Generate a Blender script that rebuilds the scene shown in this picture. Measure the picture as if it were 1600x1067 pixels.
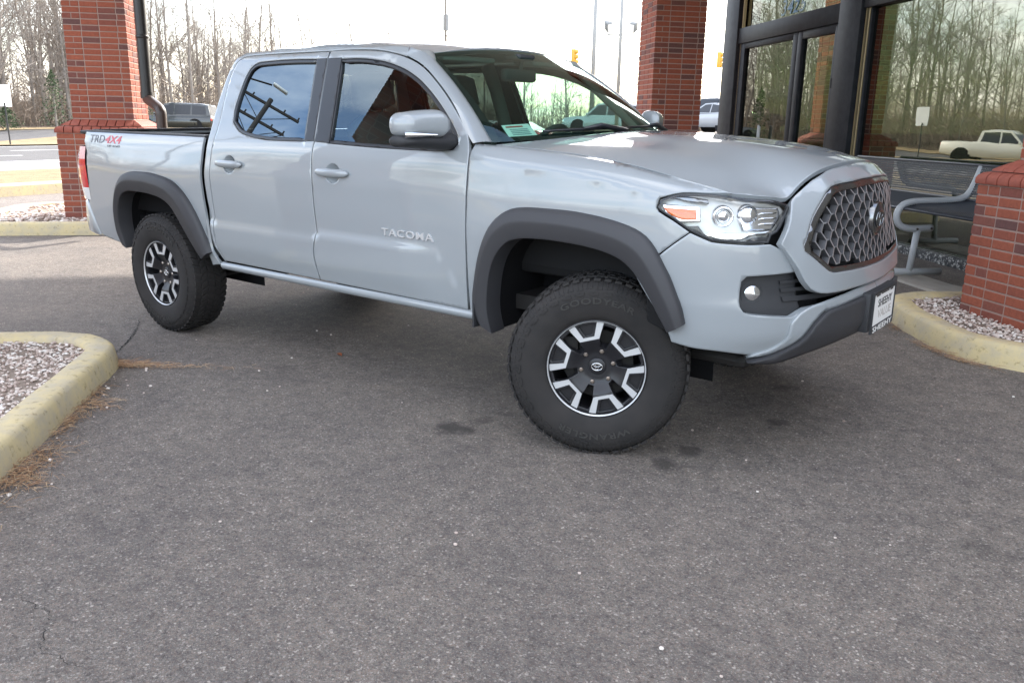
import bpy, bmesh, math, random
import numpy as np
from mathutils import Vector, Matrix
from mathutils.geometry import delaunay_2d_cdt

for o in list(bpy.data.objects): bpy.data.objects.remove(o)
scene = bpy.context.scene
C = scene.collection
R_ = math.radians
rnd = random.Random(7)

# ------------------------------------------------------------------ camera
cam_d = bpy.data.cameras.new('camera'); cam = bpy.data.objects.new('camera', cam_d); C.objects.link(cam)
_yaw, _pitch, _roll = 2.23484204, 0.251048324, 0.0202342334
_f = Vector((math.cos(_yaw)*math.cos(_pitch), math.sin(_yaw)*math.cos(_pitch), -math.sin(_pitch)))
_r = Vector((math.sin(_yaw), -math.cos(_yaw), 0)); _u = _r.cross(_f)
_r2 = _r*math.cos(_roll)+_u*math.sin(_roll); _u2 = -_r*math.sin(_roll)+_u*math.cos(_roll)
cam.matrix_world = Matrix(((_r2.x, _u2.x, -_f.x, 1.94094), (_r2.y, _u2.y, -_f.y, -3.81831), (_r2.z, _u2.z, -_f.z, 1.37881), (0, 0, 0, 1)))
cam_d.sensor_width = 36.0; cam_d.lens = 36.0*1328.607/1600.0
cam_d.clip_start = .05; cam_d.clip_end = 2000
scene.camera = cam

# ------------------------------------------------------------------ sky, sun, exposure
SUN_YAW, SUN_EL = R_(100), R_(36)
world = bpy.data.worlds.new('World'); scene.world = world; world.use_nodes = True
nt = world.node_tree; nt.nodes.clear()
def wn(t, **kw):
    n = nt.nodes.new(t)
    for k, v in kw.items(): setattr(n, k, v)
    return n
sky = wn('ShaderNodeTexSky', sky_type='NISHITA', sun_disc=False, sun_elevation=SUN_EL, sun_rotation=math.pi/2-SUN_YAW, air_density=1.0, dust_density=2.2, ozone_density=1.2)
tc = wn('ShaderNodeTexCoord'); sep = wn('ShaderNodeSeparateXYZ'); nt.links.new(tc.outputs['Generated'], sep.inputs[0])
zc = wn('ShaderNodeMath', operation='MAXIMUM'); nt.links.new(sep.outputs['Z'], zc.inputs[0]); zc.inputs[1].default_value = .0
za = wn('ShaderNodeMath', operation='ADD'); nt.links.new(zc.outputs[0], za.inputs[0]); za.inputs[1].default_value = .16
dx = wn('ShaderNodeMath', operation='DIVIDE'); nt.links.new(sep.outputs['X'], dx.inputs[0]); nt.links.new(za.outputs[0], dx.inputs[1])
dy = wn('ShaderNodeMath', operation='DIVIDE'); nt.links.new(sep.outputs['Y'], dy.inputs[0]); nt.links.new(za.outputs[0], dy.inputs[1])
cmb = wn('ShaderNodeCombineXYZ'); nt.links.new(dx.outputs[0], cmb.inputs[0]); nt.links.new(dy.outputs[0], cmb.inputs[1])
mp = wn('ShaderNodeMapping'); mp.inputs['Rotation'].default_value = (0, 0, .6); mp.inputs['Scale'].default_value = (.55, 1.5, 1); nt.links.new(cmb.outputs[0], mp.inputs[0])
cn = wn('ShaderNodeTexNoise'); cn.inputs['Scale'].default_value = 1.7; cn.inputs['Detail'].default_value = 8; cn.inputs['Roughness'].default_value = .58; nt.links.new(mp.outputs[0], cn.inputs['Vector'])
cr = wn('ShaderNodeValToRGB'); cr.color_ramp.elements[0].position = .41; cr.color_ramp.elements[1].position = .68; nt.links.new(cn.outputs[0], cr.inputs[0])
cf = wn('ShaderNodeMath', operation='MULTIPLY'); nt.links.new(cr.outputs[0], cf.inputs[0]); cf.inputs[1].default_value = .8
mx = wn('ShaderNodeMix', data_type='RGBA'); nt.links.new(cf.outputs[0], mx.inputs['Factor']); nt.links.new(sky.outputs[0], mx.inputs['A']); mx.inputs['B'].default_value = (9.0, 8.7, 8.3, 1)
bg = wn('ShaderNodeBackground'); nt.links.new(mx.outputs['Result'], bg.inputs[0]); bg.inputs['Strength'].default_value = .13
wo = wn('ShaderNodeOutputWorld'); nt.links.new(bg.outputs[0], wo.inputs[0])

sun_d = bpy.data.lights.new('sun', 'SUN'); sun_d.energy = 2.0; sun_d.angle = R_(1.5); sun_d.color = (1, .95, .87)
sun = bpy.data.objects.new('sun', sun_d); C.objects.link(sun)
sv = Vector((math.cos(SUN_YAW)*math.cos(SUN_EL), math.sin(SUN_YAW)*math.cos(SUN_EL), math.sin(SUN_EL)))
sun.rotation_euler = sv.to_track_quat('Z', 'Y').to_euler()

scene.render.engine = 'CYCLES'
vs = scene.view_settings; vs.view_transform = 'Standard'; vs.look = 'None'; vs.gamma = 1; vs.exposure = 2.4; vs.use_curve_mapping = False

# ------------------------------------------------------------------ helpers
def spl(xs, ys):
    xs = np.array(xs, float); ys = np.array(ys, float); n = len(xs); h = np.diff(xs); d = np.diff(ys)/h
    m = np.zeros(n); m[0] = d[0]; m[-1] = d[-1]
    for i in range(1, n-1):
        if d[i-1]*d[i] > 0:
            w1 = 2*h[i]+h[i-1]; w2 = h[i]+2*h[i-1]; m[i] = (w1+w2)/(w1/d[i-1]+w2/d[i])
    def f(x):
        x = np.clip(np.asarray(x, float), xs[0], xs[-1]); i = np.clip(np.searchsorted(xs, x)-1, 0, n-2)
        t = (x-xs[i])/h[i]
        return (1+2*t)*(1-t)**2*ys[i]+t*(1-t)**2*h[i]*m[i]+t*t*(3-2*t)*ys[i+1]+t*t*(t-1)*h[i]*m[i+1]
    return f
def sstep(x, a, b):
    t = np.clip((np.asarray(x, float)-a)/(b-a), 0, 1); return t*t*(3-2*t)
class TPS:
    def __init__(s, pts, vals, lam=1e-5):
        s.p = np.array(pts, float); n = len(pts)
        K = s.k(s.p)+lam*np.eye(n); P = np.c_[np.ones(n), s.p]
        A = np.block([[K, P], [P.T, np.zeros((3, 3))]])
        s.w = np.linalg.solve(A, np.r_[np.array(vals, float), 0, 0, 0])
    def k(s, q):
        d = ((q[:, None, :]-s.p[None])**2).sum(-1); return .5*d*np.log(d+1e-12)
    def __call__(s, x, y):
        x, y = np.broadcast_arrays(np.asarray(x, float), np.asarray(y, float)); q = np.c_[x.ravel(), y.ravel()]
        return (s.k(q)@s.w[:-3]+s.w[-3]+q@s.w[-2:]).reshape(x.shape)

def add_mesh(name, verts, faces, mat=None, parent=None, smooth=False, normals=None, loc=None, rot=None, fmats=None):
    me = bpy.data.meshes.new(name)
    me.from_pydata([tuple(map(float, v)) for v in verts], [], [tuple(map(int, f)) for f in faces])
    mats = mat if isinstance(mat, (list, tuple)) else [mat]
    for m in mats:
        if m: me.materials.append(m)
    if fmats is not None: me.polygons.foreach_set('material_index', fmats)
    if smooth or normals is not None: me.polygons.foreach_set('use_smooth', [True]*len(me.polygons))
    me.update()
    if normals is not None: me.normals_split_custom_set_from_vertices([tuple(map(float, n)) for n in normals])
    return link(name, me, parent, loc, rot)
def link(name, me, parent=None, loc=None, rot=None):
    o = bpy.data.objects.new(name, me); C.objects.link(o)
    if parent: o.parent = parent
    if loc is not None: o.location = loc
    if rot is not None: o.rotation_euler = rot
    return o
def thing(name, label, cat, loc=(0, 0, 0), rz=0., group=None):
    o = bpy.data.objects.new(name, None); C.objects.link(o); o.location = loc; o.rotation_euler = (0, 0, rz)
    o.empty_display_size = .2
    return tag(o, label, cat, group)
def tag(o, label, cat, group=None):
    o['label'] = label; o['category'] = cat
    if group: o['group'] = group
    return o
def struct(o): o['kind'] = 'structure'; return o
def stuff(o): o['kind'] = 'stuff'; return o

class MB:
    """collects simple shapes for ONE mesh"""
    def __init__(s): s.v = []; s.f = []; s.m = []
    def add(s, V, F, mi=0):
        b = len(s.v); s.v += [tuple(map(float, v)) for v in V]; s.f += [tuple(int(i)+b for i in f) for f in F]; s.m += [mi]*len(F)
        return s
    def box(s, x0, x1, y0, y1, z0, z1, mi=0, bev=0.0):
        if bev <= 0:
            V = [(x, y, z) for z in (z0, z1) for y in (y0, y1) for x in (x0, x1)]
            return s.add(V, [(0, 2, 3, 1), (4, 5, 7, 6), (0, 1, 5, 4), (2, 6, 7, 3), (0, 4, 6, 2), (1, 3, 7, 5)], mi)
        bm = bmesh.new(); bmesh.ops.create_cube(bm, size=1)
        for v in bm.verts: v.co = Vector(((x0+x1)/2+v.co.x*(x1-x0), (y0+y1)/2+v.co.y*(y1-y0), (z0+z1)/2+v.co.z*(z1-z0)))
        bmesh.ops.bevel(bm, geom=list(bm.edges), offset=bev, segments=2, affect='EDGES', profile=.5)
        bm.verts.index_update(); s.add([v.co for v in bm.verts], [[v.index for v in f.verts] for f in bm.faces], mi); bm.free(); return s
    def tube(s, pts, rad, n=8, mi=0, caps=True, up=None):
        pts = [Vector(p) for p in pts]; rads = rad if isinstance(rad, (list, tuple)) else [rad]*len(pts)
        V = []; F = []; px = None
        for i, p in enumerate(pts):
            d = (pts[min(i+1, len(pts)-1)]-pts[max(i-1, 0)]).normalized()
            if px is None:
                a = Vector((0, 0, 1)) if abs(d.z) < .9 else Vector((1, 0, 0)); px = (a-d*a.dot(d)).normalized()
            else: px = (px-d*px.dot(d)).normalized()
            py = d.cross(px)
            for k in range(n):
                t = 2*math.pi*k/n; V.append(p+(px*math.cos(t)+py*math.sin(t))*rads[i])
        for i in range(len(pts)-1):
            for k in range(n):
                a = i*n+k; b = i*n+(k+1) % n; F.append((a, b, b+n, a+n))
        if caps: F.append(tuple(range(n-1, -1, -1))); F.append(tuple((len(pts)-1)*n+k for k in range(n)))
        return s.add(V, F, mi)
    def loft(s, rows, closed=False, caps=False, mi=0, flip=False):
        n = len(rows[0]); V = [p for r in rows for p in r]; F = []
        for i in range(len(rows)-1):
            for k in range(n if closed else n-1):
                a = i*n+k; b = i*n+(k+1) % n; q = (a, b, b+n, a+n); F.append(q[::-1] if flip else q)
        if caps: F.append(tuple(range(n))[::(1 if flip else -1)]); F.append(tuple((len(rows)-1)*n+k for k in range(n))[::(-1 if flip else 1)])
        return s.add(V, F, mi)
    def prism(s, poly, fmap, d0, d1, mi=0):
        """poly 2D CCW; fmap(u,v,w)->xyz; thickness d0..d1"""
        n = len(poly); V = [fmap(u, v, d0) for u, v in poly]+[fmap(u, v, d1) for u, v in poly]
        F = [tuple(range(n))[::-1], tuple(range(n, 2*n))]+[(k, (k+1) % n, n+(k+1) % n, n+k) for k in range(n)]
        return s.add(V, F, mi)
    def lathe(s, prof, n=48, mi=0, closed=False):
        """prof (r,h) around local Z"""
        rows = [[(r*math.cos(2*math.pi*k/n), r*math.sin(2*math.pi*k/n), h) for k in range(n)] for r, h in prof]
        if closed: rows.append(rows[0])
        return s.loft(rows, closed=True, mi=mi)
    def build(s, name, mat, parent=None, smooth=False, auto=None, **kw):
        o = add_mesh(name, s.v, s.f, mat, parent, smooth, fmats=s.m if isinstance(mat, (list, tuple)) else None, **kw)
        if auto is not None: sharp(o.data, auto)
        return o
def sharp(me, ang):
    me.polygons.foreach_set('use_smooth', [True]*len(me.polygons)); me.update()
    bm = bmesh.new(); bm.from_mesh(me)
    for e in bm.edges: e.smooth = not (len(e.link_faces) == 2 and e.calc_face_angle(0) > R_(ang))
    bm.to_mesh(me); bm.free(); me.update()

def smooth_loop(P, d, corner=38):
    P = [np.array(p, float) for p in P]; n = len(P); out = []
    T = []
    for i in range(n):
        a = P[i]-P[i-1]; b = P[(i+1) % n]-P[i]; la = np.linalg.norm(a)+1e-9; lb = np.linalg.norm(b)+1e-9
        c = np.degrees(np.arccos(np.clip(a@b/la/lb, -1, 1)))
        if c > corner: T.append((a/la, b/lb))
        else:
            t = a/la*lb+b/lb*la; t = t/np.linalg.norm(t); T.append((t, t))
    for i in range(n):
        p0, p1 = P[i], P[(i+1) % n]; L = np.linalg.norm(p1-p0); k = max(1, int(round(L/d)))
        la_, lb_ = np.linalg.norm(P[i]-P[i-1]), np.linalg.norm(P[(i+2) % n]-P[(i+1) % n])
        t0, t1 = T[i][1]*min(L, la_*1.3 if T[i][0] is T[i][1] else L), T[(i+1) % n][0]*min(L, lb_*1.3 if T[(i+1) % n][0] is T[(i+1) % n][1] else L)
        for j in range(k):
            t = j/k; out.append((1+2*t)*(1-t)**2*p0+t*(1-t)**2*t0+t*t*(3-2*t)*p1+t*t*(t-1)*t1)
    return np.array(out)
def inside(Q, loop):
    x, y = Q[:, 0], Q[:, 1]; c = np.zeros(len(Q), bool); n = len(loop)
    for i in range(n):
        x0, y0 = loop[i]; x1, y1 = loop[(i+1) % n]
        if y0 == y1: continue
        m = ((y0 > y) != (y1 > y)) & (x < (x1-x0)*(y-y0)/(y1-y0)+x0); c ^= m
    return c
def area2(L): return .5*np.sum(L[:, 0]*np.roll(L[:, 1], -1)-np.roll(L[:, 0], -1)*L[:, 1])

def panel(name, outline, f, mat, parent, res=.035, flange=.014, holes=(), off=0., mir=False, ref=(-1.6, 0, .8), rr=.007, corner=38, tilt=.9):
    """a sheet cut to an outline in (u,v), laid on the surface f(u,v), with returned edges"""
    loops = []
    for k, L in enumerate([outline]+list(holes)):
        L = smooth_loop(L, res, corner)
        if (area2(L) < 0) == (k == 0): L = L[::-1]
        loops.append(L)                                     # outer CCW, holes CW: interior on the left
    pts = []; edges = []; outn = []
    for L in loops:
        b = len(pts); n = len(L); d = np.roll(L, -1, 0)-np.roll(L, 1, 0); d /= np.linalg.norm(d, axis=1)[:, None]+1e-9
        outn += list(np.c_[d[:, 1], -d[:, 0]]); pts += list(L); edges += [(b+i, b+(i+1) % n) for i in range(n)]
    nb = len(pts); Bp = np.array(pts); On = np.array(outn)
    ring = Bp-On*rr
    lo, hi = loops[0].min(0), loops[0].max(0)
    gx = np.arange(lo[0]+res*.5, hi[0], res); gy = np.arange(lo[1]+res*.5, hi[1], res)
    G = np.array([(x+(.5*res if j % 2 else 0), y) for j, y in enumerate(gy) for x in gx])
    Q = np.vstack([ring, G]) if len(G) else ring
    ok = inside(Q, loops[0])
    for h in loops[1:]: ok &= ~inside(Q, h)
    D = np.sqrt(((Q[:, None, :]-Bp[None])**2).sum(-1)).min(1)
    ok &= np.r_[D[:nb] > rr*.7, D[nb:] > res*.55]
    Q = Q[ok]
    V2 = [Vector(p) for p in np.vstack([Bp, Q])]
    r = delaunay_2d_cdt(V2, edges, [], 0, 1e-7)
    U = np.array([(v.x, v.y) for v in r[0]]); faces = np.array([fc for fc in r[2] if len(fc) == 3])
    cen = U[faces].mean(1); ok = inside(cen, loops[0])
    for h in loops[1:]: ok &= ~inside(cen, h)
    faces = faces[ok]
    inv = {}
    for i, lst in enumerate(r[3]):
        for j in lst:
            if j < nb: inv[j] = i
    e = 1e-3
    def ev(A): return np.stack(f(A[:, 0], A[:, 1]), -1)
    def nrm(A):
        du = ev(A+[e, 0])-ev(A-[e, 0]); dv = ev(A+[0, e])-ev(A-[0, e]); N = np.cross(du, dv); return N/(np.linalg.norm(N, axis=1)[:, None]+1e-12)
    P = ev(U); N = nrm(U); s = 1 if np.median(((P-np.array(ref))*N).sum(1)) > 0 else -1
    N = N*s; P = P+N*off
    # winding in uv
    A = U[faces]; ar = (A[:, 1, 0]-A[:, 0, 0])*(A[:, 2, 1]-A[:, 0, 1])-(A[:, 1, 1]-A[:, 0, 1])*(A[:, 2, 0]-A[:, 0, 0])
    flip = (ar*s) < 0; faces[flip] = faces[flip][:, ::-1]
    bi = np.array([inv[j] for j in range(nb)])
    t3 = ev(Bp+On*e)-ev(Bp-On*e); t3 /= np.linalg.norm(t3, axis=1)[:, None]+1e-12
    Nb = N[bi]; Nv = N.copy(); Nv[bi] = Nb+t3*tilt; Nv /= np.linalg.norm(Nv, axis=1)[:, None]
    V = list(P); NN = list(Nv); F = [tuple(x) for x in faces]
    if flange > 0:
        b0 = len(V); V += list(P[bi]); NN += list(t3); V += list(P[bi]-Nb*flange-t3*.001); NN += list(t3)
        k0 = 0
        for L in loops:
            n = len(L)
            for i in range(n):
                a = b0+k0+i; b = b0+k0+(i+1) % n; q = (b, a, a+nb, b+nb); F.append(q if s > 0 else q[::-1])
            k0 += n
    V = np.array(V); NN = np.array(NN)
    if mir: V[:, 1] *= -1; NN[:, 1] *= -1; F = [x[::-1] for x in F]
    return add_mesh(name, V, F, mat, parent, normals=NN)

def text_geo(s, extrude=0., bold=0., shear=0., spacing=1.):
    cu = bpy.data.curves.new('t', 'FONT'); cu.body = s; cu.size = 1; cu.extrude = extrude; cu.offset = bold; cu.shear = shear; cu.space_character = spacing; cu.resolution_u = 3
    o = bpy.data.objects.new('t', cu); C.objects.link(o); dg = bpy.context.evaluated_depsgraph_get(); dg.update()
    me = bpy.data.meshes.new_from_object(o.evaluated_get(dg)); V = np.array([v.co[:] for v in me.vertices]); F = [tuple(p.vertices) for p in me.polygons]
    bpy.data.objects.remove(o); bpy.data.meshes.remove(me); bpy.data.curves.remove(cu)
    V[:, 0] -= V[:, 0].min(); V[:, 1] -= V[:, 1].min()
    return V, F
def text_on(name, s, fmap, width, height, mat, parent, depth=.003, **kw):
    """fmap(x,y,d)->xyz with x in 0..width, y in 0..height, d the relief"""
    V, F = text_geo(s, extrude=.5, **kw); V[:, 0] *= width/V[:, 0].max(); V[:, 1] *= height/V[:, 1].max(); V[:, 2] = (V[:, 2]+.5)*depth
    return add_mesh(name, [fmap(*v) for v in V], F, mat, parent)

# ------------------------------------------------------------------ materials
MT = {}
def mat(name, col=(.5, .5, .5), rough=.5, metal=0., **kw):
    m = bpy.data.materials.new(name); m.use_nodes = True; b = m.node_tree.nodes['Principled BSDF']
    b.inputs['Base Color'].default_value = (*col, 1); b.inputs['Roughness'].default_value = rough; b.inputs['Metallic'].default_value = metal
    for k, v in kw.items(): b.inputs[k.replace('_', ' ')].default_value = v
    MT[name] = m; return m
def nodes(m): return m.node_tree.nodes, m.node_tree.links, m.node_tree.nodes['Principled BSDF']
def N(m, t, ins=None, **kw):
    n = m.node_tree.nodes.new(t)
    for k, v in kw.items(): setattr(n, k, v)
    for k, v in (ins or {}).items():
        if hasattr(v, 'is_output'): m.node_tree.links.new(v, n.inputs[k])
        else: n.inputs[k].default_value = v
    return n
def L(m, a, b): m.node_tree.links.new(a, b)
def ramp(m, fac, stops):
    n = N(m, 'ShaderNodeValToRGB', {'Fac': fac}); e = n.color_ramp.elements
    while len(e) < len(stops): e.new(.5)
    for i, (p, c) in enumerate(stops): e[i].position = p; e[i].color = (*c, 1) if len(c) == 3 else c
    return n.outputs['Color']
def noise(m, vec, scale, detail=4, rough=.5, dist=0.):
    return N(m, 'ShaderNodeTexNoise', {'Vector': vec, 'Scale': scale, 'Detail': detail, 'Roughness': rough, 'Distortion': dist}).outputs[0]
def mixc(m, fac, a, b, mode='MIX'):
    n = N(m, 'ShaderNodeMix', data_type='RGBA', blend_type=mode)
    for k, v in (('Factor', fac), ('A', a), ('B', b)):
        if hasattr(v, 'is_output'): L(m, v, n.inputs[k])
        else: n.inputs[k].default_value = v if k == 'Factor' else (*v, 1)
    return n.outputs['Result']
def bump(m, h, strength=.3, dist=.01):
    b = N(m, 'ShaderNodeBump', {'Height': h, 'Strength': strength, 'Distance': dist}); L(m, b.outputs[0], m.node_tree.nodes['Principled BSDF'].inputs['Normal'])
def opos(m): return N(m, 'ShaderNodeTexCoord').outputs['Object']
def wpos(m): return N(m, 'ShaderNodeNewGeometry').outputs['Position']

m = mat('paint', (.262, .286, .303), .38, Coat_Weight=1.0, Coat_Roughness=.03, Coat_IOR=1.55)
m = mat('black_plastic', (.022, .023, .026), .62)
bump(m, noise(m, opos(m), 900, 2), .08, .001)
m = mat('flare_plastic', (.034, .034, .038), .58); bump(m, noise(m, opos(m), 700, 2), .1, .001)
mat('gap_black', (.004, .004, .005), .9)
mat('satin_black', (.018, .02, .024), .3)
mat('liner', (.006, .006, .007), .95, Specular_IOR_Level=.2)
m = mat('tyre_rubber', (.022, .021, .021), .8)
c = noise(m, opos(m), 9, 5); L(m, ramp(m, c, [(.3, (.011, .010, .010)), (.75, (.022, .019, .018))]), nodes(m)[2].inputs['Base Color']); bump(m, noise(m, opos(m), 260, 3), .12, .002)
mat('machined', (.60, .61, .62), .35, .45)
mat('wheel_dark', (.018, .018, .021), .36, .2)
mat('lug', (.35, .30, .26), .35, 1.)
mat('steel_dark', (.022, .02, .019), .7, .3)
mat('rust_steel', (.09, .05, .035), .75, .2)
mat('chrome', (.8, .81, .82), .08, 1.)
mat('chrome_dark', (.23, .235, .245), .25, 1.)
mat('grille_grey', (.40, .405, .41), .34, .6)
mat('grille_side_shaded', (.085, .085, .09), .45, .4)  # darkened copy of the grille grey: shade between the bars put into the colour
mat('tyre_lettering', (.030, .028, .026), .75)
mat('pole_dark', (.035, .03, .027), .9)
mat('reflector', (.85, .86, .88), .12, .95)
mat('lamp_housing', (.50, .50, .48), .3, .5)
mat('amber', (.85, .16, .02), .25, Coat_Weight=1.)
mat('red_lens', (.55, .008, .012), .12, Coat_Weight=1.)
mat('pink_lens', (.62, .25, .27), .15, Coat_Weight=1.)
mat('white_lens', (.75, .75, .74), .15, Coat_Weight=1.)
mat('badge_grey', (.10, .105, .13), .45)
mat('badge_red', (.55, .06, .09), .4)
mat('plate_white', (.78, .78, .77), .4)
mat('plate_text', (.02, .02, .02), .5)
mat('plate_silver', (.42, .39, .36), .4)
mat('paper', (.80, .80, .78), .7)
mat('print_grey', (.25, .27, .33), .7); mat('print_red', (.5, .06, .05), .7)
mat('interior_dark', (.03, .032, .034), .7)
mat('interior_grey', (.17, .18, .18), .75)
mat('seat_cloth', (.075, .078, .08), .9)
mat('headliner', (.22, .22, .21), .9)
def glass(name, tint, ior=1.5, refl=(1, 1, 1), rough=.0, wave=0):
    m = bpy.data.materials.new(name); m.use_nodes = True; m.node_tree.nodes.clear(); MT[name] = m
    bf = N(m, 'ShaderNodeNewGeometry').outputs['Backfacing']; io = N(m, 'ShaderNodeMapRange', {'Value': bf, 'To Min': ior, 'To Max': 1/ior}); fr = N(m, 'ShaderNodeFresnel', {'IOR': io.outputs[0]}); t = N(m, 'ShaderNodeBsdfTransparent', {'Color': (*tint, 1)}); g = N(m, 'ShaderNodeBsdfGlossy', {'Color': (*refl, 1), 'Roughness': rough})
    if wave: bp = N(m, 'ShaderNodeBump', {'Height': noise(m, N(m, 'ShaderNodeNewGeometry').outputs['Position'], 1.6, 2), 'Strength': wave, 'Distance': .02}); L(m, bp.outputs[0], g.inputs['Normal'])
    mx = N(m, 'ShaderNodeMixShader', {0: fr.outputs[0], 1: t.outputs[0], 2: g.outputs[0]}); o = N(m, 'ShaderNodeOutputMaterial', {0: mx.outputs[0]})
    return m
glass('glass_windshield', (.46, .68, .60), 1.65, (.82, 1., .95))
glass('glass_side', (.70, .82, .77), 2.0, (.78, .92, 1.))
glass('glass_privacy', (.05, .055, .055), 2.4, (.72, .88, 1.))
glass('lens_clear', (.93, .94, .94), 1.45)
glass('glass_store', (.20, .24, .19), 2.6, (.96, .96, .86), .010, .03)
glass('glass_far', (.10, .12, .12), 1.6)
# ================================================================== THE SETTING
AX = np.array([math.cos(R_(137)), math.sin(R_(137))]); BX = np.array([AX[1], -AX[0]])       # along the shop front / across to it
def ab(a, b): p = AX*a+BX*b; return float(p[0]), float(p[1])
RN = np.array([-.98, -.2]); RN /= np.linalg.norm(RN); RD = np.array([RN[1], -RN[0]])       # away from the lot / along the road
def nr(n, r): p = RN*n+RD*r; return float(p[0]), float(p[1])
def gz(x, y):
    x, y = np.asarray(x, float), np.asarray(y, float)
    a = x*AX[0]+y*AX[1]; b = x*BX[0]+y*BX[1]; n = x*RN[0]+y*RN[1]
    return .021*np.clip(y+.9, 0, 6.9)*sstep(x, -10, -5)+1.12*sstep(a, 15, 36)*sstep(b, 3, 13)*(1-sstep(n, 14, 24))+.38*sstep(n, 34, 43)-.75*sstep(n, 35, 42)*(1-sstep(n, 51, 58))*(1-sstep(-.2*x+.98*y, 19, 33))+2.2*sstep(n, 50, 95)

def asphalt_mat(name, c0, c1, speck, fine=1.0, stains=()):
    m = mat(name, c0, .88); P = wpos(m)
    v = N(m, 'ShaderNodeTexVoronoi', {'Vector': P, 'Scale': 250*fine, 'Randomness': 1.}); vc = N(m, 'ShaderNodeSeparateColor', {0: v.outputs['Color']})
    v2 = N(m, 'ShaderNodeTexVoronoi', {'Vector': P, 'Scale': 150*fine, 'Randomness': 1.}); vc2 = N(m, 'ShaderNodeSeparateColor', {0: v2.outputs['Color']})
    base = mixc(m, noise(m, P, .9, 6, .6), c0, c1)
    base = mixc(m, ramp(m, noise(m, P, 5.5, 5, .65), [(.35, (0, 0, 0)), (.7, (.55, .55, .55))]), base, tuple(x*.80 for x in c0))
    col = mixc(m, ramp(m, vc.outputs[0], [(.0, (.16, .16, .16)), (.62, (.36, .36, .36)), (.86, (.58, .56, .54)), (.985, (.95, .95, .95))]), tuple(x*.34 for x in c0), speck)
    col = mixc(m, ramp(m, vc.outputs[2], [(.55, (0, 0, 0)), (.95, (.6, .6, .6))]), col, (c0[0]*1.5, c0[1]*1.05, c0[2]*.78))
    st = mixc(m, .55, base, col)
    col2 = mixc(m, ramp(m, vc2.outputs[1], [(.0, (0, 0, 0)), (.955, (.0, .0, .0)), (.985, (.75, .75, .75))]), st, speck)
    pit = ramp(m, noise(m, P, 62*fine, 5, .75), [(.36, (.30, .30, .30)), (.50, (1, 1, 1))])
    mot = ramp(m, noise(m, P, 13, 6, .7), [(.32, (.72, .72, .73)), (.68, (1.22, 1.20, 1.17))])
    big = ramp(m, noise(m, P, 1.7, 5, .6), [(.30, (.84, .84, .86)), (.70, (1.14, 1.13, 1.11))])
    col2 = mixc(m, 1., mixc(m, 1., mixc(m, .75, col2, pit, 'MULTIPLY'), mot, 'MULTIPLY'), big, 'MULTIPLY')
    for (sx, sy, r0, amp) in stains:
        w = N(m, 'ShaderNodeVectorMath', {0: P, 1: (sx, sy, 0)}, operation='SUBTRACT')
        nz = N(m, 'ShaderNodeTexNoise', {'Vector': P, 'Scale': 11., 'Detail': 5}); wv = N(m, 'ShaderNodeVectorMath', {0: nz.outputs['Color'], 1: (.5, .5, .5)}, operation='SUBTRACT')
        ws_ = N(m, 'ShaderNodeVectorMath', {0: wv.outputs[0]}, operation='SCALE'); ws_.inputs['Scale'].default_value = r0*2.2
        ad = N(m, 'ShaderNodeVectorMath', {0: w.outputs[0], 1: ws_.outputs[0]}, operation='ADD'); ln = N(m, 'ShaderNodeVectorMath', {0: ad.outputs[0]}, operation='LENGTH')
        k = N(m, 'ShaderNodeMapRange', {'Value': ln.outputs['Value'], 'From Min': r0*.45, 'From Max': r0*1.05, 'To Min': amp, 'To Max': 0.})
        col2 = mixc(m, k.outputs[0], col2, tuple(x*.18 for x in c0))
    L(m, col2, nodes(m)[2].inputs['Base Color'])
    h = N(m, 'ShaderNodeMath', {0: v.outputs['Distance'], 1: noise(m, P, 320*fine, 2)}, operation='ADD'); bump(m, h.outputs[0], .55, .005)
    return m
asphalt_mat('asphalt', (.140, .123, .113), (.120, .107, .099), (.42, .385, .34), 1., [(.41, -.77, .085, .75), (.40, -.60, .07, .7), (.30, -.66, .05, .6), (-.56, -1.03, .10, .8), (-.53, -.88, .06, .6), (-.50, -.74, .05, .5), (.57, 0, .06, .7), (.40, .54, .10, .6), (1.58, -.76, .09, .3), (-1.95, -.95, .07, .3)])
asphalt_mat('road_asphalt', (.085, .088, .092), (.075, .075, .08), (.16, .16, .16), .5)
m = mat('concrete', (.38, .35, .30), .85); P = wpos(m); L(m, ramp(m, noise(m, P, 3, 7, .65), [(.3, (.27, .25, .22)), (.7, (.42, .39, .34))]), nodes(m)[2].inputs['Base Color']); bump(m, noise(m, P, 90, 4), .2, .004)
m = mat('shoulder', (.33, .32, .31), .9); P = wpos(m); L(m, ramp(m, noise(m, P, 1.2, 7, .65), [(.3, (.17, .165, .16)), (.7, (.24, .23, .22))]), nodes(m)[2].inputs['Base Color'])
mat('road_white', (.72, .72, .70), .7)
m = mat('kerb_yellow', (.6, .5, .2), .75); P = wpos(m)
wear = ramp(m, noise(m, P, 7, 8, .7), [(.32, (0, 0, 0)), (.58, (1, 1, 1))]); yc = mixc(m, noise(m, P, 2.2, 5), (.62, .50, .265), (.54, .455, .27)); cc = mixc(m, wear, (.44, .385, .29), yc)
dk = ramp(m, noise(m, P, 26, 6, .7), [(.28, (.50, .46, .39)), (.44, (1, 1, 1))]); L(m, mixc(m, 1., cc, dk, 'MULTIPLY'), nodes(m)[2].inputs['Base Color']); bump(m, noise(m, P, 70, 5), .25, .005)
m = mat('dry_grass', (.3, .24, .13), .95); P = wpos(m); L(m, ramp(m, noise(m, P, 3.5, 8, .75), [(.3, (.16, .115, .06)), (.55, (.26, .195, .105)), (.75, (.20, .18, .09))]), nodes(m)[2].inputs['Base Color']); bump(m, noise(m, P, 40, 6, .7), .8, .05)
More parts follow.
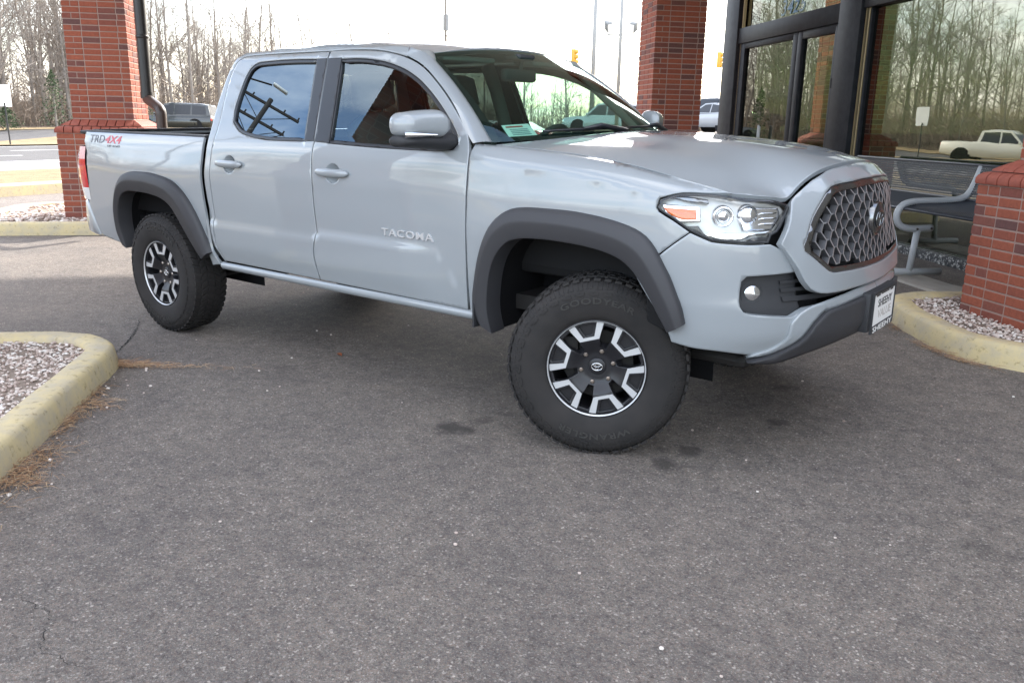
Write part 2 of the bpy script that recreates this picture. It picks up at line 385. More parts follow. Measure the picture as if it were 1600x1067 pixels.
m = mat('forest_floor', (.13, .09, .06), 1.); P = wpos(m); L(m, ramp(m, noise(m, P, .6, 8, .75), [(.3, (.075, .055, .038)), (.5, (.15, .11, .075)), (.72, (.22, .16, .10))]), nodes(m)[2].inputs['Base Color']); bump(m, noise(m, P, 8, 6, .7), 1., .2)
m = mat('soil', (.16, .13, .11), 1.); P = wpos(m); L(m, ramp(m, noise(m, P, 30, 6, .7), [(.3, (.18, .135, .105)), (.7, (.32, .26, .21))]), nodes(m)[2].inputs['Base Color']); bump(m, noise(m, P, 120, 4), .5, .01)
m = mat('gravel_stone', (.5, .48, .45), .8); g = N(m, 'ShaderNodeNewGeometry'); L(m, ramp(m, g.outputs['Random Per Island'], [(0, (.30, .22, .18)), (.35, (.50, .40, .35)), (.7, (.62, .54, .48)), (1, (.76, .72, .67))]), nodes(m)[2].inputs['Base Color'])
m = mat('pine_straw', (.30, .17, .09), .8); g = N(m, 'ShaderNodeNewGeometry'); L(m, ramp(m, g.outputs['Random Per Island'], [(0, (.20, .10, .05)), (.5, (.34, .20, .11)), (1, (.46, .33, .19))]), nodes(m)[2].inputs['Base Color'])
m = mat('brick', (.25, .06, .04), .85); g = N(m, 'ShaderNodeNewGeometry'); oi = N(m, 'ShaderNodeObjectInfo'); rs = N(m, 'ShaderNodeMath', {0: g.outputs['Random Per Island'], 1: oi.outputs['Random']}, operation='ADD'); fr_ = N(m, 'ShaderNodeMath', {0: rs.outputs[0]}, operation='FRACT')
bc = ramp(m, fr_.outputs[0], [(0, (.285, .075, .040)), (.42, (.325, .090, .048)), (.66, (.25, .070, .043)), (.82, (.18, .064, .050)), (.93, (.125, .058, .052)), (1, (.30, .088, .052))])
P = wpos(m); bc = mixc(m, 1., bc, ramp(m, noise(m, P, 38, 6, .7), [(.3, (.78, .76, .76)), (.7, (1.12, 1.1, 1.1))]), 'MULTIPLY'); L(m, bc, nodes(m)[2].inputs['Base Color']); bump(m, noise(m, P, 120, 5, .7), .35, .004)
m = mat('mortar', (.36, .25, .21), .95); P = wpos(m); bump(m, noise(m, P, 160, 4), .3, .003)
m = mat('coping_brick', (.29, .07, .042), .75); P = wpos(m); L(m, ramp(m, noise(m, P, 22, 6, .7), [(.3, (.23, .055, .036)), (.7, (.34, .09, .055))]), nodes(m)[2].inputs['Base Color']); bump(m, noise(m, P, 120, 5, .7), .3, .003)
mat('pipe_black', (.02, .019, .019), .4); mat('pipe_brown', (.045, .027, .022), .4)
m = mat('frame_black', (.022, .024, .028), .5, Specular_IOR_Level=.12); P = wpos(m); L(m, ramp(m, noise(m, P, 9, 6, .6), [(.3, (.010, .011, .014)), (.7, (.022, .024, .028))]), nodes(m)[2].inputs['Base Color'])
m = mat('frame_worn', (.03, .03, .035), .6); P = wpos(m); L(m, ramp(m, noise(m, P, 26, 7, .75), [(.50, (.022, .024, .028)), (.60, (.5, .5, .48))]), nodes(m)[2].inputs['Base Color'])
mat('brass_bead', (.35, .28, .16), .4, .6)
mat('number_white', (.16, .26, .33), .5); mat('number_blue', (.06, .17, .32), .5)
mat('soffit', (.70, .69, .66), .8); mat('fascia', (.30, .29, .27), .7)
mat('shop_wall', (.20, .18, .15), .9); mat('shop_floor', (.16, .14, .12), .6)
mat('bench_grey', (.40, .42, .43), .45); mat('bench_mesh', (.03, .034, .042), .4)
mat('bolt', (.08, .06, .05), .6, .5)
m = mat('bark', (.13, .105, .085), .95); P = opos(m); oi = N(m, 'ShaderNodeObjectInfo'); L(m, mixc(m, oi.outputs['Random'], ramp(m, noise(m, P, 3, 6, .7), [(.3, (.16, .13, .105)), (.7, (.27, .23, .19))]), ramp(m, noise(m, P, 3, 6, .7), [(.3, (.20, .18, .16)), (.7, (.36, .325, .29))])), nodes(m)[2].inputs['Base Color'])
mat('twig', (.26, .225, .192), .95)
mat('brush_twig', (.27, .215, .165), .95)
m = mat('cedar_leaf', (.05, .075, .03), .9); g = N(m, 'ShaderNodeNewGeometry'); L(m, ramp(m, g.outputs['Random Per Island'], [(0, (.03, .05, .02)), (1, (.075, .105, .045))]), nodes(m)[2].inputs['Base Color'])
mat('sign_white', (.78, .78, .77), .5); mat('post_dark', (.03, .03, .03), .6); mat('pole_wood', (.14, .11, .085), .9); mat('pole_metal', (.30, .30, .29), .5, .3); mat('lamp_metal', (.20, .21, .21), .5, .3)
mat('signal_yellow', (.62, .36, .05), .5); mat('wire', (.02, .02, .02), .7)
mat('lamp_lens_white', (.8, .8, .78), .3)
for n_, c_ in (('car_black', (.012, .016, .016)), ('car_white', (.72, .72, .70)), ('car_silver', (.36, .38, .40)), ('car_blue', (.08, .11, .17)), ('car_red', (.25, .03, .03)), ('car_cream', (.70, .69, .60))): mat(n_, c_, .35, Coat_Weight=1., Coat_Roughness=.05)

# -- ground sheets
def grid_sheet(name, xs, ys, dz, mt, fm=None):
    V = []; nx = len(xs)
    for y in ys:
        for x in xs:
            p = fm(x, y) if fm else (x, y); V.append((p[0], p[1], float(gz(*p))+dz))
    F = [(j*nx+i, j*nx+i+1, (j+1)*nx+i+1, (j+1)*nx+i) for j in range(len(ys)-1) for i in range(nx-1)]
    o = add_mesh(name, V, F, MT[mt]); 
    if o.data.polygons[0].normal.z < 0: o.data.flip_normals()
    return struct(o)
struct(MB().add([(-900, -900, -1.2), (900, -900, -1.2), (900, 900, -1.2), (-900, 900, -1.2)], [(0, 1, 2, 3)]).build('ground', MT['forest_floor']))
grid_sheet('asphalt_lot', np.arange(-62, 41, 1.0), np.arange(-50, 91, 1.0), 0, 'asphalt')
rr_ = np.arange(-90, 121, 5.0)
def strip(name, n0, n1, dz, mt, r0=None, r1=None, step=3.0):
    ns = np.linspace(n0, n1, max(2, int(abs(n1-n0)/2)+1)); rs = rr_ if r0 is None else np.arange(r0, r1+.01, min(step, r1-r0))
    return grid_sheet(name, ns, rs, dz, mt, nr)
strip('grass_verge', 13.3, 18.1, .10, 'dry_grass'); strip('road_shoulder', 18.1, 22.2, .045, 'shoulder'); strip('road', 22.2, 33.7, .04, 'road_asphalt')
for n_, w_ in ((22.4, .22), (33.1, .2)): struct(strip('road_line', n_, n_+w_, .050, 'road_white'))
for n_ in (25.8, 29.4):
    for r_ in np.arange(-60, 80, 12.): strip('road_line', n_, n_+.18, .048, 'road_white', r_+(4 if n_ > 27 else -1), r_+3.2+(4 if n_ > 27 else -1))
strip('grass_median', 33.7, 42.5, .10, 'dry_grass'); strip('far_road', 42.5, 50.5, .06, 'road_asphalt'); strip('far_verge', 50.5, 53, .10, 'dry_grass'); strip('forest_floor', 53, 190, .12, 'forest_floor')
# kerb along the verge, in blocks
kb = thing('verge_kerb', 'long yellow painted kerb along the dry grass verge by the road', 'kerb', (*nr(13.1, 0), 0))
for k in range(-14, 22):
    r0, r1 = k*3+.7, k*3+3.695-.0+.7; n0 = 13.1; V = []
    for r in (r0, r1-.012*0-.7+.7):
        for dn, dz in ((0, -.05), (.02, .17), (.05, .2), (.25, .2), (.25, -.05)):
            p = nr(n0+dn, r-(.012 if r == r1 else 0)-(.695 if r == r1 else 0)); V.append((p[0]-kb.location.x, p[1]-kb.location.y, dz))
    F = [(i, i+1, i+6, i+5) for i in range(4)]+[(4, 3, 2, 1, 0), (5, 6, 7, 8, 9)]
    add_mesh('kerb_block', V, F, MT['kerb_yellow'], kb)

# -- islands
def rrect(a0, a1, b0, b1, r, k=8):
    out = []
    for ca, cb, t0 in ((a1-r, b1-r, 0), (a0+r, b1-r, 90), (a0+r, b0+r, 180), (a1-r, b0+r, 270)):
        for i in range(k+1): t = R_(t0+90*i/k); out.append(ab(ca+r*math.cos(t), cb+r*math.sin(t)))
    return out
def offset_loop(P, d):
    P = np.array(P); a = area2(P); t = np.roll(P, -1, 0)-np.roll(P, 1, 0); t /= np.linalg.norm(t, axis=1)[:, None]; n = np.c_[-t[:, 1], t[:, 0]]*(1 if a > 0 else -1); return P+n*d
def island(outline, hk, seed, stones, size, fill=.085):
    P = smooth_loop(outline, .12, 60)
    if area2(P) < 0: P = P[::-1]
    rg = random.Random(seed); prof = [(0, -.03), (.006, .03), (.020, hk-.026), (.032, hk-.007), (.050, hk), (.150, hk-.001), (.165, hk-.012), (.178, 0.0)]
    rows = []; wob = [rg.uniform(-1, 1) for _ in P]
    for d, z in prof:
        Q = offset_loop(P, d); rows.append([(x+.004*w, y+.004*w, float(gz(x, y))+z+(.003*w if z > .05 else 0)) for (x, y), w in zip(Q, wob)])
    k = struct(MB().loft([r+[r[0]] for r in rows]).build('kerb', MT['kerb_yellow'], auto=60))
    if k.data.polygons[4*len(P)].normal.z < 0: k.data.flip_normals()
    I = offset_loop(P, .168); c_ = I.mean(0)
    V = [(x, y, float(gz(x, y))+fill) for x, y in I]+[(c_[0], c_[1], float(gz(*c_))+fill+.02)]
    b_ = struct(MB().add(V, [(i, (i+1) % len(I), len(I)) for i in range(len(I))]).build('planting_bed', MT['soil']))
    return P, I
def stones(name, I, n, size, seed, fill, region=None, keep=None):
    rg = random.Random(seed); mb = MB(); lo, hi = I.min(0), I.max(0); k = 0; tries = 0
    if region: lo, hi = np.array(region[0]), np.array(region[1])
    bm = bmesh.new(); bmesh.ops.create_icosphere(bm, subdivisions=1, radius=1); SV = [v.co.copy() for v in bm.verts]; SF = [[v.index for v in f.verts] for f in bm.faces]; bm.free()
    cand = np.array([(rg.uniform(lo[0], hi[0]), rg.uniform(lo[1], hi[1])) for _ in range(n*8)]); cand = cand[inside(cand, I)]
    for x, y in cand:
        if k >= n: break
        if keep and not keep(x, y): continue
        s = size*rg.uniform(.5, 1.25); z = float(gz(x, y))+fill+rg.uniform(-.2, .8)*size; q = Matrix.Rotation(rg.uniform(0, 6.28), 3, 'Z') @ Matrix.Rotation(rg.uniform(-.6, .6), 3, 'X'); sc = (rg.uniform(.8, 1.3), rg.uniform(.6, 1.), rg.uniform(.4, .7))
        mb.add([Vector((x, y, z))+q @ Vector((v.x*s*sc[0]*rg.uniform(.85, 1.15), v.y*s*sc[1]*rg.uniform(.85, 1.15), v.z*s*sc[2])) for v in SV], SF); k += 1
    o = mb.build(name, MT['gravel_stone']); stuff(o); o['label'] = 'loose pale gravel filling the kerbed island'; o['category'] = 'gravel'; return o
near_out = rrect(-3.2, 1.30, -7.2, -2.93, .52)
Pn, In = island(near_out, .125, 3, 0, 0); 
stones('island_gravel', In, 7500, .0115, 5, .088, region=((-4.6, -3.4), (-1, -1)))
right_out = [(1.05, 3.62), (.66, 3.26), (.39, 2.98), (.31, 2.76), (.42, 2.48), (.64, 2.14), (.93, 1.82), (1.16, 1.715), (1.42, 1.67), (1.95, 1.72), (2.9, 2.3), (3.4, 3.2), (3.0, 4.1), (1.9, 4.2)]
Pr, Ir = island(right_out, .135, 4, 0, 0, .10)
stones('island_gravel', Ir, 5200, .0115, 6, .112, region=((.2, 1.6), (2.4, 3.5)))
far_out = rrect(6.55, 9.3, -6.5, -3.1, .7)
Pf, If = island(far_out, .15, 5, 0, 0, .10)
stones('island_gravel', If, 1500, .030, 7, .115)
mid_out = rrect(6.9, 9.3, 1.5, 3.75, .5); Pm, Im = island(mid_out, .135, 9, 0, 0, .10)
for o in [o for o in bpy.data.objects if o.name.startswith('island_gravel')]:
    pass
grl = ['pale loose gravel in the kerbed island beside the truck rear wheel', 'pinkish white gravel in the kerbed island under the brick column beside the bench', 'pale gravel around the brick column with the black downspout']
for o, l in zip([bpy.data.objects['island_gravel'], bpy.data.objects['island_gravel.001'], bpy.data.objects['island_gravel.002']], grl): o['label'] = l
# needles, pebbles and a leaf on the asphalt
def straw(name, spots, seed, label):
    rg = random.Random(seed); mb = MB()
    for (x, y, sx, sy, rot, n) in spots:
        for _ in range(n):
            u, v = rg.gauss(0, sx), rg.gauss(0, sy); px_, py_ = x+u*math.cos(rot)-v*math.sin(rot), y+u*math.sin(rot)+v*math.cos(rot)
            t = rg.gauss(rot, .7); l = rg.uniform(.03, .09); z = float(gz(px_, py_))+.004+abs(rg.gauss(0, .010)); w = .0011
            d = Vector((math.cos(t), math.sin(t), rg.uniform(-.12, .12)))*l; s_ = Vector((-math.sin(t), math.cos(t), 0))*w; p = Vector((px_, py_, z)); b = Vector((0, 0, rg.uniform(0, .008)))
            mb.add([p-s_, p+s_, p+d*.5+b+s_, p+d*.5+b-s_, p+d, p+Vector((0, 0, w)), p+d*.5+b+Vector((0, 0, w))], [(0, 3, 6, 5), (1, 5, 6, 2), (3, 4, 6), (2, 6, 4)])
    o = mb.build(name, MT['pine_straw']); stuff(o); o['label'] = label; o['category'] = 'pine needles'; return o
straw('pine_needles', [(-2.66, -1.53, .10, .035, .6, 330), (-2.55, -1.45, .20, .02, .62, 160), (-2.78, -1.60, .05, .05, -.7, 110), (-2.26, -1.90, .10, .03, -.75, 150), (-2.10, -1.98, .06, .05, .2, 120), (-1.95, -2.14, .10, .025, -.78, 160), (-1.55, -2.50, .13, .05, -.78, 330), (-1.42, -2.58, .06, .05, 0, 120), (-1.25, -2.85, .2, .06, -.78, 200)], 21, 'brown pine needles gathered on asphalt along the yellow kerb')
straw('pine_needles', [(-2.75, -2.35, .14, .06, -.7, 300), (-3.1, -1.85, .15, .05, .3, 200), (-2.3, -2.55, .18, .06, -.75, 420), (-3.4, -2.2, .2, .12, .3, 200)], 22, 'brown pine needles scattered over the island gravel')
straw('pine_needles', [(.82, 1.86, .10, .02, -.7, 130), (1.05, 1.69, .08, .02, -.3, 120), (.50, 2.30, .08, .02, -1, 60)], 23, 'thin line of pine needles along the kerb below the brick column')
mbp = MB(); rg = random.Random(31)
bm = bmesh.new(); bmesh.ops.create_icosphere(bm, subdivisions=1, radius=1); SV = [v.co.copy() for v in bm.verts]; SF = [[v.index for v in f.verts] for f in bm.faces]; bm.free()
for k in range(150):
    if k < 60: t = rg.uniform(0, 1); x, y = -2.7+1.5*t+rg.gauss(.10, .12), -1.6-1.35*t+rg.gauss(.06, .12)
    else: x, y = rg.uniform(-4, 2), rg.uniform(-3, 2)
    if inside(np.array([[x, y]]), Pn)[0]: continue
    s = rg.uniform(.003, .009) if k > 8 else rg.uniform(.008, .014); mbp.add([(x+v.x*s, y+v.y*s*rg.uniform(.7, 1), float(gz(x, y))+s*.5+v.z*s*.6) for v in SV], SF)
o = mbp.build('loose_pebbles', MT['gravel_stone']); stuff(o); o['label'] = 'small pale pebbles scattered on the asphalt'; o['category'] = 'pebbles'
mat('dead_leaf', (.24, .08, .035), .8)
lf = MB().loft([[(-1.91+.045*t-.02, -.58+.018*w*math.sin(math.pi*t), .012+.006*abs(w)+.004*math.sin(5*t)) for w in (-1, -.5, 0, .5, 1)] for t in np.linspace(0, 1, 7)]).build('fallen_leaf', MT['dead_leaf']); tag(lf, 'small reddish brown fallen leaf on asphalt beside the truck', 'leaf')
# fine cracks
mat('crack', (.012, .012, .012), 1.)
def crack(pts, w, seed, label):
    rg = random.Random(seed); P = resamp(pts, 60); rows = []
    for i, (x, y) in enumerate(P):
        d = P[min(i+1, 59)]-P[max(i-1, 0)]; d /= np.linalg.norm(d); n = np.array([-d[1], d[0]]); o_ = rg.gauss(0, .006); h = w*rg.uniform(.2, 1)*(1-(abs(i/59-.5)*2)**4)
        rows.append([(x+n[0]*(o_+s*h), y+n[1]*(o_+s*h), float(gz(x, y))+.0035) for s in (-1, 1)])
    struct(MB().loft(rows, flip=True).build('asphalt_crack', MT['crack']))
def resamp(L_, n):
    P = np.array(L_, float); d = np.r_[0, np.cumsum(np.linalg.norm(np.diff(P, axis=0), axis=1))]
    fx, fy = spl(d, P[:, 0]), spl(d, P[:, 1]); t = np.linspace(0, d[-1], n); return np.c_[fx(t), fy(t)]
crack([(-3.7, -.85), (-3.35, -1.08), (-3.1, -1.28), (-2.88, -1.50)], .006, 2, '')
crack([(-.62, -2.95), (-.40, -2.93), (-.25, -3.02), (-.05, -2.98)], .0016, 3, '')

# -- brick columns
def box_mesh(key, lx, ly, lz, mt, cache={}):
    k = (round(lx, 3), round(ly, 3), round(lz, 3), mt)
    if k not in cache:
        bm = bmesh.new(); bmesh.ops.create_cube(bm, size=1)
        for v in bm.verts: v.co = Vector((v.co.x*lx, v.co.y*ly, v.co.z*lz))
        bmesh.ops.bevel(bm, geom=list(bm.edges), offset=.0035, segments=1, affect='EDGES')
        me = bpy.data.meshes.new('brick'); bm.to_mesh(me); bm.free(); me.materials.append(MT[mt]); cache[k] = me
    return cache[k]
CP, BL, BD, JT = .0677, .2032, .092, .0115
def brick_column(loc, label, z0, zcop, top, faces, hs=.355, hb=.51, zvis=2.85):
    col = thing('brick_column', label, 'column', (*loc, 0), R_(47)); rest = MB(); core = MB(); count = [0]
    def course(z, h, par, vis):
        for face in ('-y', '+y', '-x', '+x'):
            own = (par == 0) == (face in ('-y', '+y')); lo = -h if own else -h+BD+JT; hi = h if own else h-BD-JT
            x = lo; first = BL-JT if own else BL*.5-JT*.5+.0
            cuts = [lo]; x = lo+(BL if own else BL*.5+.0)
            while x < hi-.05: cuts.append(x); x += BL
            cuts.append(hi+JT)
            for c0, c1 in zip(cuts[:-1], cuts[1:]):
                l = c1-c0-JT; m_ = (c0+c1-JT)/2
                if l < .03: continue
                d = h-BD/2; pr = rnd.uniform(-.0012, .0012)
                if face == '-y': c_, sz_ = (m_, -d-pr, z), (l, BD)
                elif face == '+y': c_, sz_ = (m_, d, z), (l, BD)
                elif face == '-x': c_, sz_ = (-d-pr, m_, z), (BD, l)
                else: c_, sz_ = (d+pr, m_, z), (BD, l)
                if vis and face in faces and z < zvis: link('brick', box_mesh('b', sz_[0], sz_[1], CP-JT, 'brick'), col, c_)
                else: rest.box(c_[0]-sz_[0]/2, c_[0]+sz_[0]/2, c_[1]-sz_[1]/2, c_[1]+sz_[1]/2, c_[2]-(CP-JT)/2, c_[2]+(CP-JT)/2)
    nb_ = int(round((zcop-z0)/CP))
    for k in range(nb_): course(zcop-(k+.5)*CP, hb, k % 2, True)
    zs = zcop+.175; k = 0
    while zs+(k+1)*CP < top: course(zs+(k+.5)*CP, hs, k % 2, True); k += 1
    core.box(-hb+.005, hb-.005, -hb+.005, hb-.005, z0-.1, zcop+.002); core.box(-hs+.005, hs-.005, -hs+.005, hs-.005, zcop, top)
    core.box(-hb+.03, hb-.03, -hb+.03, hb-.03, zcop, zcop+.075); core.box(-hs-.04, hs+.04, -hs-.04, hs+.04, zcop+.07, zcop+.12)
    core.build('mortar_core', MT['mortar'], col)
    rb = rest.build('brick_mass', MT['brick'], col); stuff(rb)
    # rounded header course and sloped course
    ro = hb+.018
    p1 = [(ro-.10, .004), (ro-.004, .004), (ro, .012), (ro, .040), (ro-.010, .062), (ro-.030, .078), (ro-.055, .084), (ro-.10, .084)]
    p2 = [(hs-.03, .090), (ro-.062, .090), (ro-.070, .104), (ro-.095, .122), (hs+.03, .150), (hs+.004, .168), (hs-.03, .168)]
    for prof in (p1, p2):
        for fi, face in enumerate(('-y', '+x', '+y', '-x')):
            W_ = prof[1][0]; n = int(round(2*W_/.1016)); 
            for i in range(n):
                t0, t1 = -W_+2*W_*i/n, -W_+2*W_*(i+1)/n; V = []
                for j, t in enumerate((t0+JT/2, t1-JT/2)):
                    for r, z in prof:
                        tt = t
                        if i == 0 and j == 0: tt = -r+JT*.4
                        if i == n-1 and j == 1: tt = r-JT*.4
                        if i == 0 and j == 1: tt = max(t, -r+JT)
                        if i == n-1 and j == 0: tt = min(t, r-JT)
                        q = {'-y': (tt, -r), '+x': (r, tt), '+y': (-tt, r), '-x': (-r, -tt)}[face]; V.append((q[0], q[1], zcop+z))
                m_ = len(prof); F = [(a, (a+1) % m_, m_+(a+1) % m_, m_+a) for a in range(m_)]+[tuple(range(m_))[::-1], tuple(range(m_, 2*m_))]
                o = add_mesh('coping_brick', V, [f[::-1] for f in F], MT['coping_brick'], col)
                sharp(o.data, 40)
    return col
CANZ = 4.7
colL = brick_column((-8.95, 1.78), 'red brick column with a black downspout, behind the truck bed', .02, 1.155, CANZ, ('-y', '+x'))
colM = brick_column((-4.13, 7.43), 'red brick column behind the truck windshield beside the glass doors', .10, 1.155, CANZ, ('-y', '-x'))
colR = brick_column((1.53, 2.70), 'red brick column rising from the kerbed gravel beside the grey bench', .08, 1.045, CANZ, ('-y', '-x'))
colN = brick_column(ab(.74, -4.80), 'red brick column on the kerbed island beside the truck rear wheel', .05, 1.10, CANZ, ())

# downspout
ds = MB(); dx_, dy_ = ab(7.40, -4.27)
ds.tube([(dx_, dy_, CANZ), (dx_, dy_, 1.62)], .068, 18); ds.tube([(dx_, dy_, 1.66), (dx_, dy_, 1.585)], .076, 18)
dso = ds.build('downspout', MT['pipe_black'], None, auto=40); tag(dso, 'black downspout pipe on the brick column behind the truck bed', 'downspout')
e0 = np.array([dx_, dy_]); e1 = np.array(ab(7.0, -4.03)); pts = []
for t in np.linspace(0, 1, 22):
    f_ = sstep(t, .12, .62); q = e0+(e1-e0)*f_; pts.append((q[0], q[1], 1.62-.42*t+.06*math.sin(math.pi*t)))
MB().tube(pts+[(e1[0], e1[1], .95)], .062, 16).build('elbow', MT['pipe_brown'], dso, smooth=True)
sd = MB()
for z in (2.9, 1.95): sd.lathe([(.070, z-.02), (.075, z-.018), (.075, z+.018), (.070, z+.02)], 18)
MB().lathe([(.070, -.02), (.076, -.016), (.076, .016), (.070, .02)], 18).build('pipe_strap', MT['pipe_black'], dso, smooth=True, loc=(dx_, dy_, 2.3))

# -- canopy over the drive and the shop behind
can = thing('entrance_canopy', 'flat entrance canopy carried by the brick columns', 'canopy', (0, 0, 0), R_(47))
MB().box(-5.7, 3.96, .1, 8.9, CANZ+.02, CANZ+.08).build('soffit', MT['soffit'], can)
MB().box(-5.75, 4.6, 0, 9.0, CANZ+.08, CANZ+.75).build('fascia', MT['fascia'], can)
shop = thing('shop_front', 'shop front with black frames and large reflecting panes behind the bench', 'building', (0, 0, 0), R_(47))
FX = 4.0
def fbar(name, a0, a1, z0, z1, d0=-.07, d1=.08, mt='frame_black', par=shop, bev=.006): return MB().box(FX+d0, FX+d1, a0, a1, z0, z1, bev=bev).build(name, MT[mt], par, auto=40)
ZT = 3.5
fbar('post', 8.87, 9.37, .10, ZT, -.10, .25); fbar('post', 5.42, 5.90, .10, ZT, -.10, .20); fbar('post', 1.45, 1.75, .10, ZT, -.10, .20)
fbar('transom_bar', 5.90, 8.87, 2.60, 2.82, -.075); fbar('head_bar', 5.90, 8.87, ZT-.12, ZT, -.06); fbar('window_bar', 1.75, 5.42, 2.70, 2.84, -.075); fbar('head_bar', 1.75, 5.42, ZT-.12, ZT, -.06)
fbar('sill_bar', 1.75, 5.42, .10, .22, -.08, .10, 'frame_worn'); fbar('bead', 5.33, 5.35, .22, 2.70, -.04, -.0, 'brass_bead', bev=0); fbar('bead', 5.375, 5.395, .22, 2.70, -.05, -.01, 'brass_bead', bev=0); fbar('bead', 8.80, 8.83, .15, ZT-.12, -.05, -.01, 'brass_bead', bev=0); fbar('window_stile', 5.30, 5.42, .22, 2.70, -.03, .03)
def pane(name, a0, a1, z0, z1, par=shop, d=.01): return MB().add([(FX+d, a0, z0), (FX+d, a1, z0), (FX+d, a1, z1), (FX+d, a0, z1)], [(3, 2, 1, 0)]).build(name, MT['glass_store'], par)
pane('window_pane', 1.75, 5.42, .22, 2.70); pane('transom_pane', 5.90, 8.87, 2.82, ZT-.12); pane('transom_pane', 1.75, 5.42, 2.84, ZT-.12)
for a0, a1, g0, g1 in ((6.99, 8.87, 7.12, 8.66), (5.90, 6.985, 6.04, 6.86)):
    dr = fbar('glass_door', a0, g0, .12, 2.60, -.05, .03); fbar('door_stile', g1, a1, .12, 2.60, -.05, .03, par=dr); fbar('door_rail', g0, g1, 2.50 if a0 < 6.5 else 2.52, 2.60, -.05, .03, par=dr); fbar('door_rail', g0, g1, .12, .38, -.05, .03, par=dr)
    pane('door_pane', g0, g1, .38, 2.52, dr, -.01)
MB().tube([(FX-.10, 7.85, 1.02), (FX-.10, 7.83, 1.42)], .014, 10).tube([(FX-.10, 7.80, 1.04), (FX-.10, 7.79, 1.40)], .012, 10).build('door_pull', MT['bench_grey'], dr, smooth=True)
MB().box(FX-.09, FX-.05, 5.90, 5.96, 1.86, 1.98, bev=.01).build('door_hinge', MT['gap_black'], dr)
text_on('house_number', '3425', lambda x, y, d: (FX+.006-d, 7.66-x, 2.86+y), .70, .20, MT['number_white'], shop, .002, shear=.2)
text_on('house_number', '42', lambda x, y, d: (FX+.002-d, 7.46-x, 2.87+y), .30, .15, MT['number_blue'], shop, .002, shear=.2, bold=-.005)
w_ = MB().box(4.0, 12, -8, 1.45, 0, 5.4).box(4.05, 12, 1.4, 9.3, ZT+.02, 5.4).box(11.8, 12, 1.4, 9.37, 0, ZT).build('shop_wall', MT['shop_wall'], shop)
MB().box(4.02, 11.8, 1.45, 9.30, .06, .10).build('shop_floor', MT['shop_floor'], shop)
MB().box(7.0, 11.8, 1.46, 9.2, ZT-.1, ZT).build('shop_ceiling', MT['soffit'], shop)
MB().box(9.35-.1 if False else 4.3, 11.8, 9.18, 9.22, .10, ZT-.1).build('end_pane', MT['glass_store'], shop)
for y0 in (3.0, 5.2, 7.4): MB().box(8.4, 9.2, y0, y0+1.4, .10, .86, bev=.02).build('counter', MT['shop_wall'], shop)
# walk before the shop
V = [ab(a, b) for a, b in ((9.6, 3.0), (1.68, 3.0), (1.68, 2.55), (-6, 2.6), (-6, 4.05), (9.6, 4.05))]
wk = MB().add([(x, y, float(gz(x, y))+.028) for x, y in V]+[(x, y, -.1) for x, y in V], [(0, 1, 2, 3, 4, 5), (6, 7, 1, 0), (7, 8, 2, 1), (8, 9, 3, 2)]).build('walkway', MT['concrete']); struct(wk)
if wk.data.polygons[0].normal.z < 0: wk.data.flip_normals()

# -- bench
def bench(a0, a1, label, ends):
    zg = .135; b = thing('bench', label, 'bench', (*ab(a0, 3.3), zg), R_(47))
    # local x = towards the glass, y = along the shop; profile measured from x0=b 3.3
    def prof_pts(): return [(.46, .955), (.43, .86), (.385, .745), (.35, .70), (.28, .672), (.16, .660), (-.14, .648), (-.22, .632), (-.275, .59), (-.295, .53), (-.275, .465), (-.22, .425), (-.14, .412), (.06, .418)]
    pp = resamp(prof_pts(), 44)
    for y in ends:
        fr = MB().tube([(x, y, z) for x, z in pp], .030, 14).tube([(-.075, y, .425), (-.11, y, .0)], .028, 14).tube([(-.40, y, .03), (.20, y, .03)], .030, 14)
        f_ = fr.build('end_frame', MT['bench_grey'], b, smooth=True)
        for (bx_, bz_) in ((-.10, .412), (.035, .418), (.44, .90), (.405, .80)): MB().tube([(bx_, y-.036 if y < 2.5 else y+.036, bz_), (bx_, y, bz_)], .010, 8).build('bolt', MT['bolt'], f_)
    # perforated sheets: a lattice of narrow strips
    def sheet(name, pts2, y0, y1):
        Q = resamp(pts2, int(np.linalg.norm(np.diff(np.array(pts2), axis=0), axis=1).sum()/.021)+1); ny = int((y1-y0)/.021); mb = MB(); w = .0048
        ys = np.linspace(y0, y1, ny)
        for x, z in Q: mb.add([(x, y0, z-w), (x, y1, z-w), (x, y1, z+w), (x, y0, z+w)], [(0, 1, 2, 3)]); mb.add([(x-.003, y0, z-w), (x-.003, y1, z-w), (x-.003, y1, z+w), (x-.003, y0, z+w)], [(3, 2, 1, 0)])
        for y in ys: mb.loft([[(x-.0015, y-w, z), (x-.0015, y+w, z)] for x, z in Q])
        o = mb.build(name, MT['bench_mesh'], b); return o
    sheet('backrest', [(.445, .95), (.40, .80), (.36, .70)], .03, a1-a0-.03)
    sheet('seat', [(.33, .655), (.15, .64), (-.13, .628), (-.23, .60)], .03, a1-a0-.03)
    ed = MB()
    for (x, z) in ((.452, .965), (.345, .668), (-.245, .59)): ed.tube([(x, .03, z), (x, a1-a0-.03, z)], .014, 8)
    ed.build('rim', MT['bench_mesh'], b, smooth=True)
    for y in (.045, a1-a0-.045): MB().loft([[(x-.004, y-.03, z), (x-.004, y+.03, z)] for x, z in resamp([(.45, .96), (.40, .80), (.355, .70)], 6)]).build('backrest_border', MT['bench_mesh'], b)
    return b
bench(.95, 4.9, 'long bench with grey tubular frames and dark perforated seat before the shop window', (0, 1.92, 3.95))
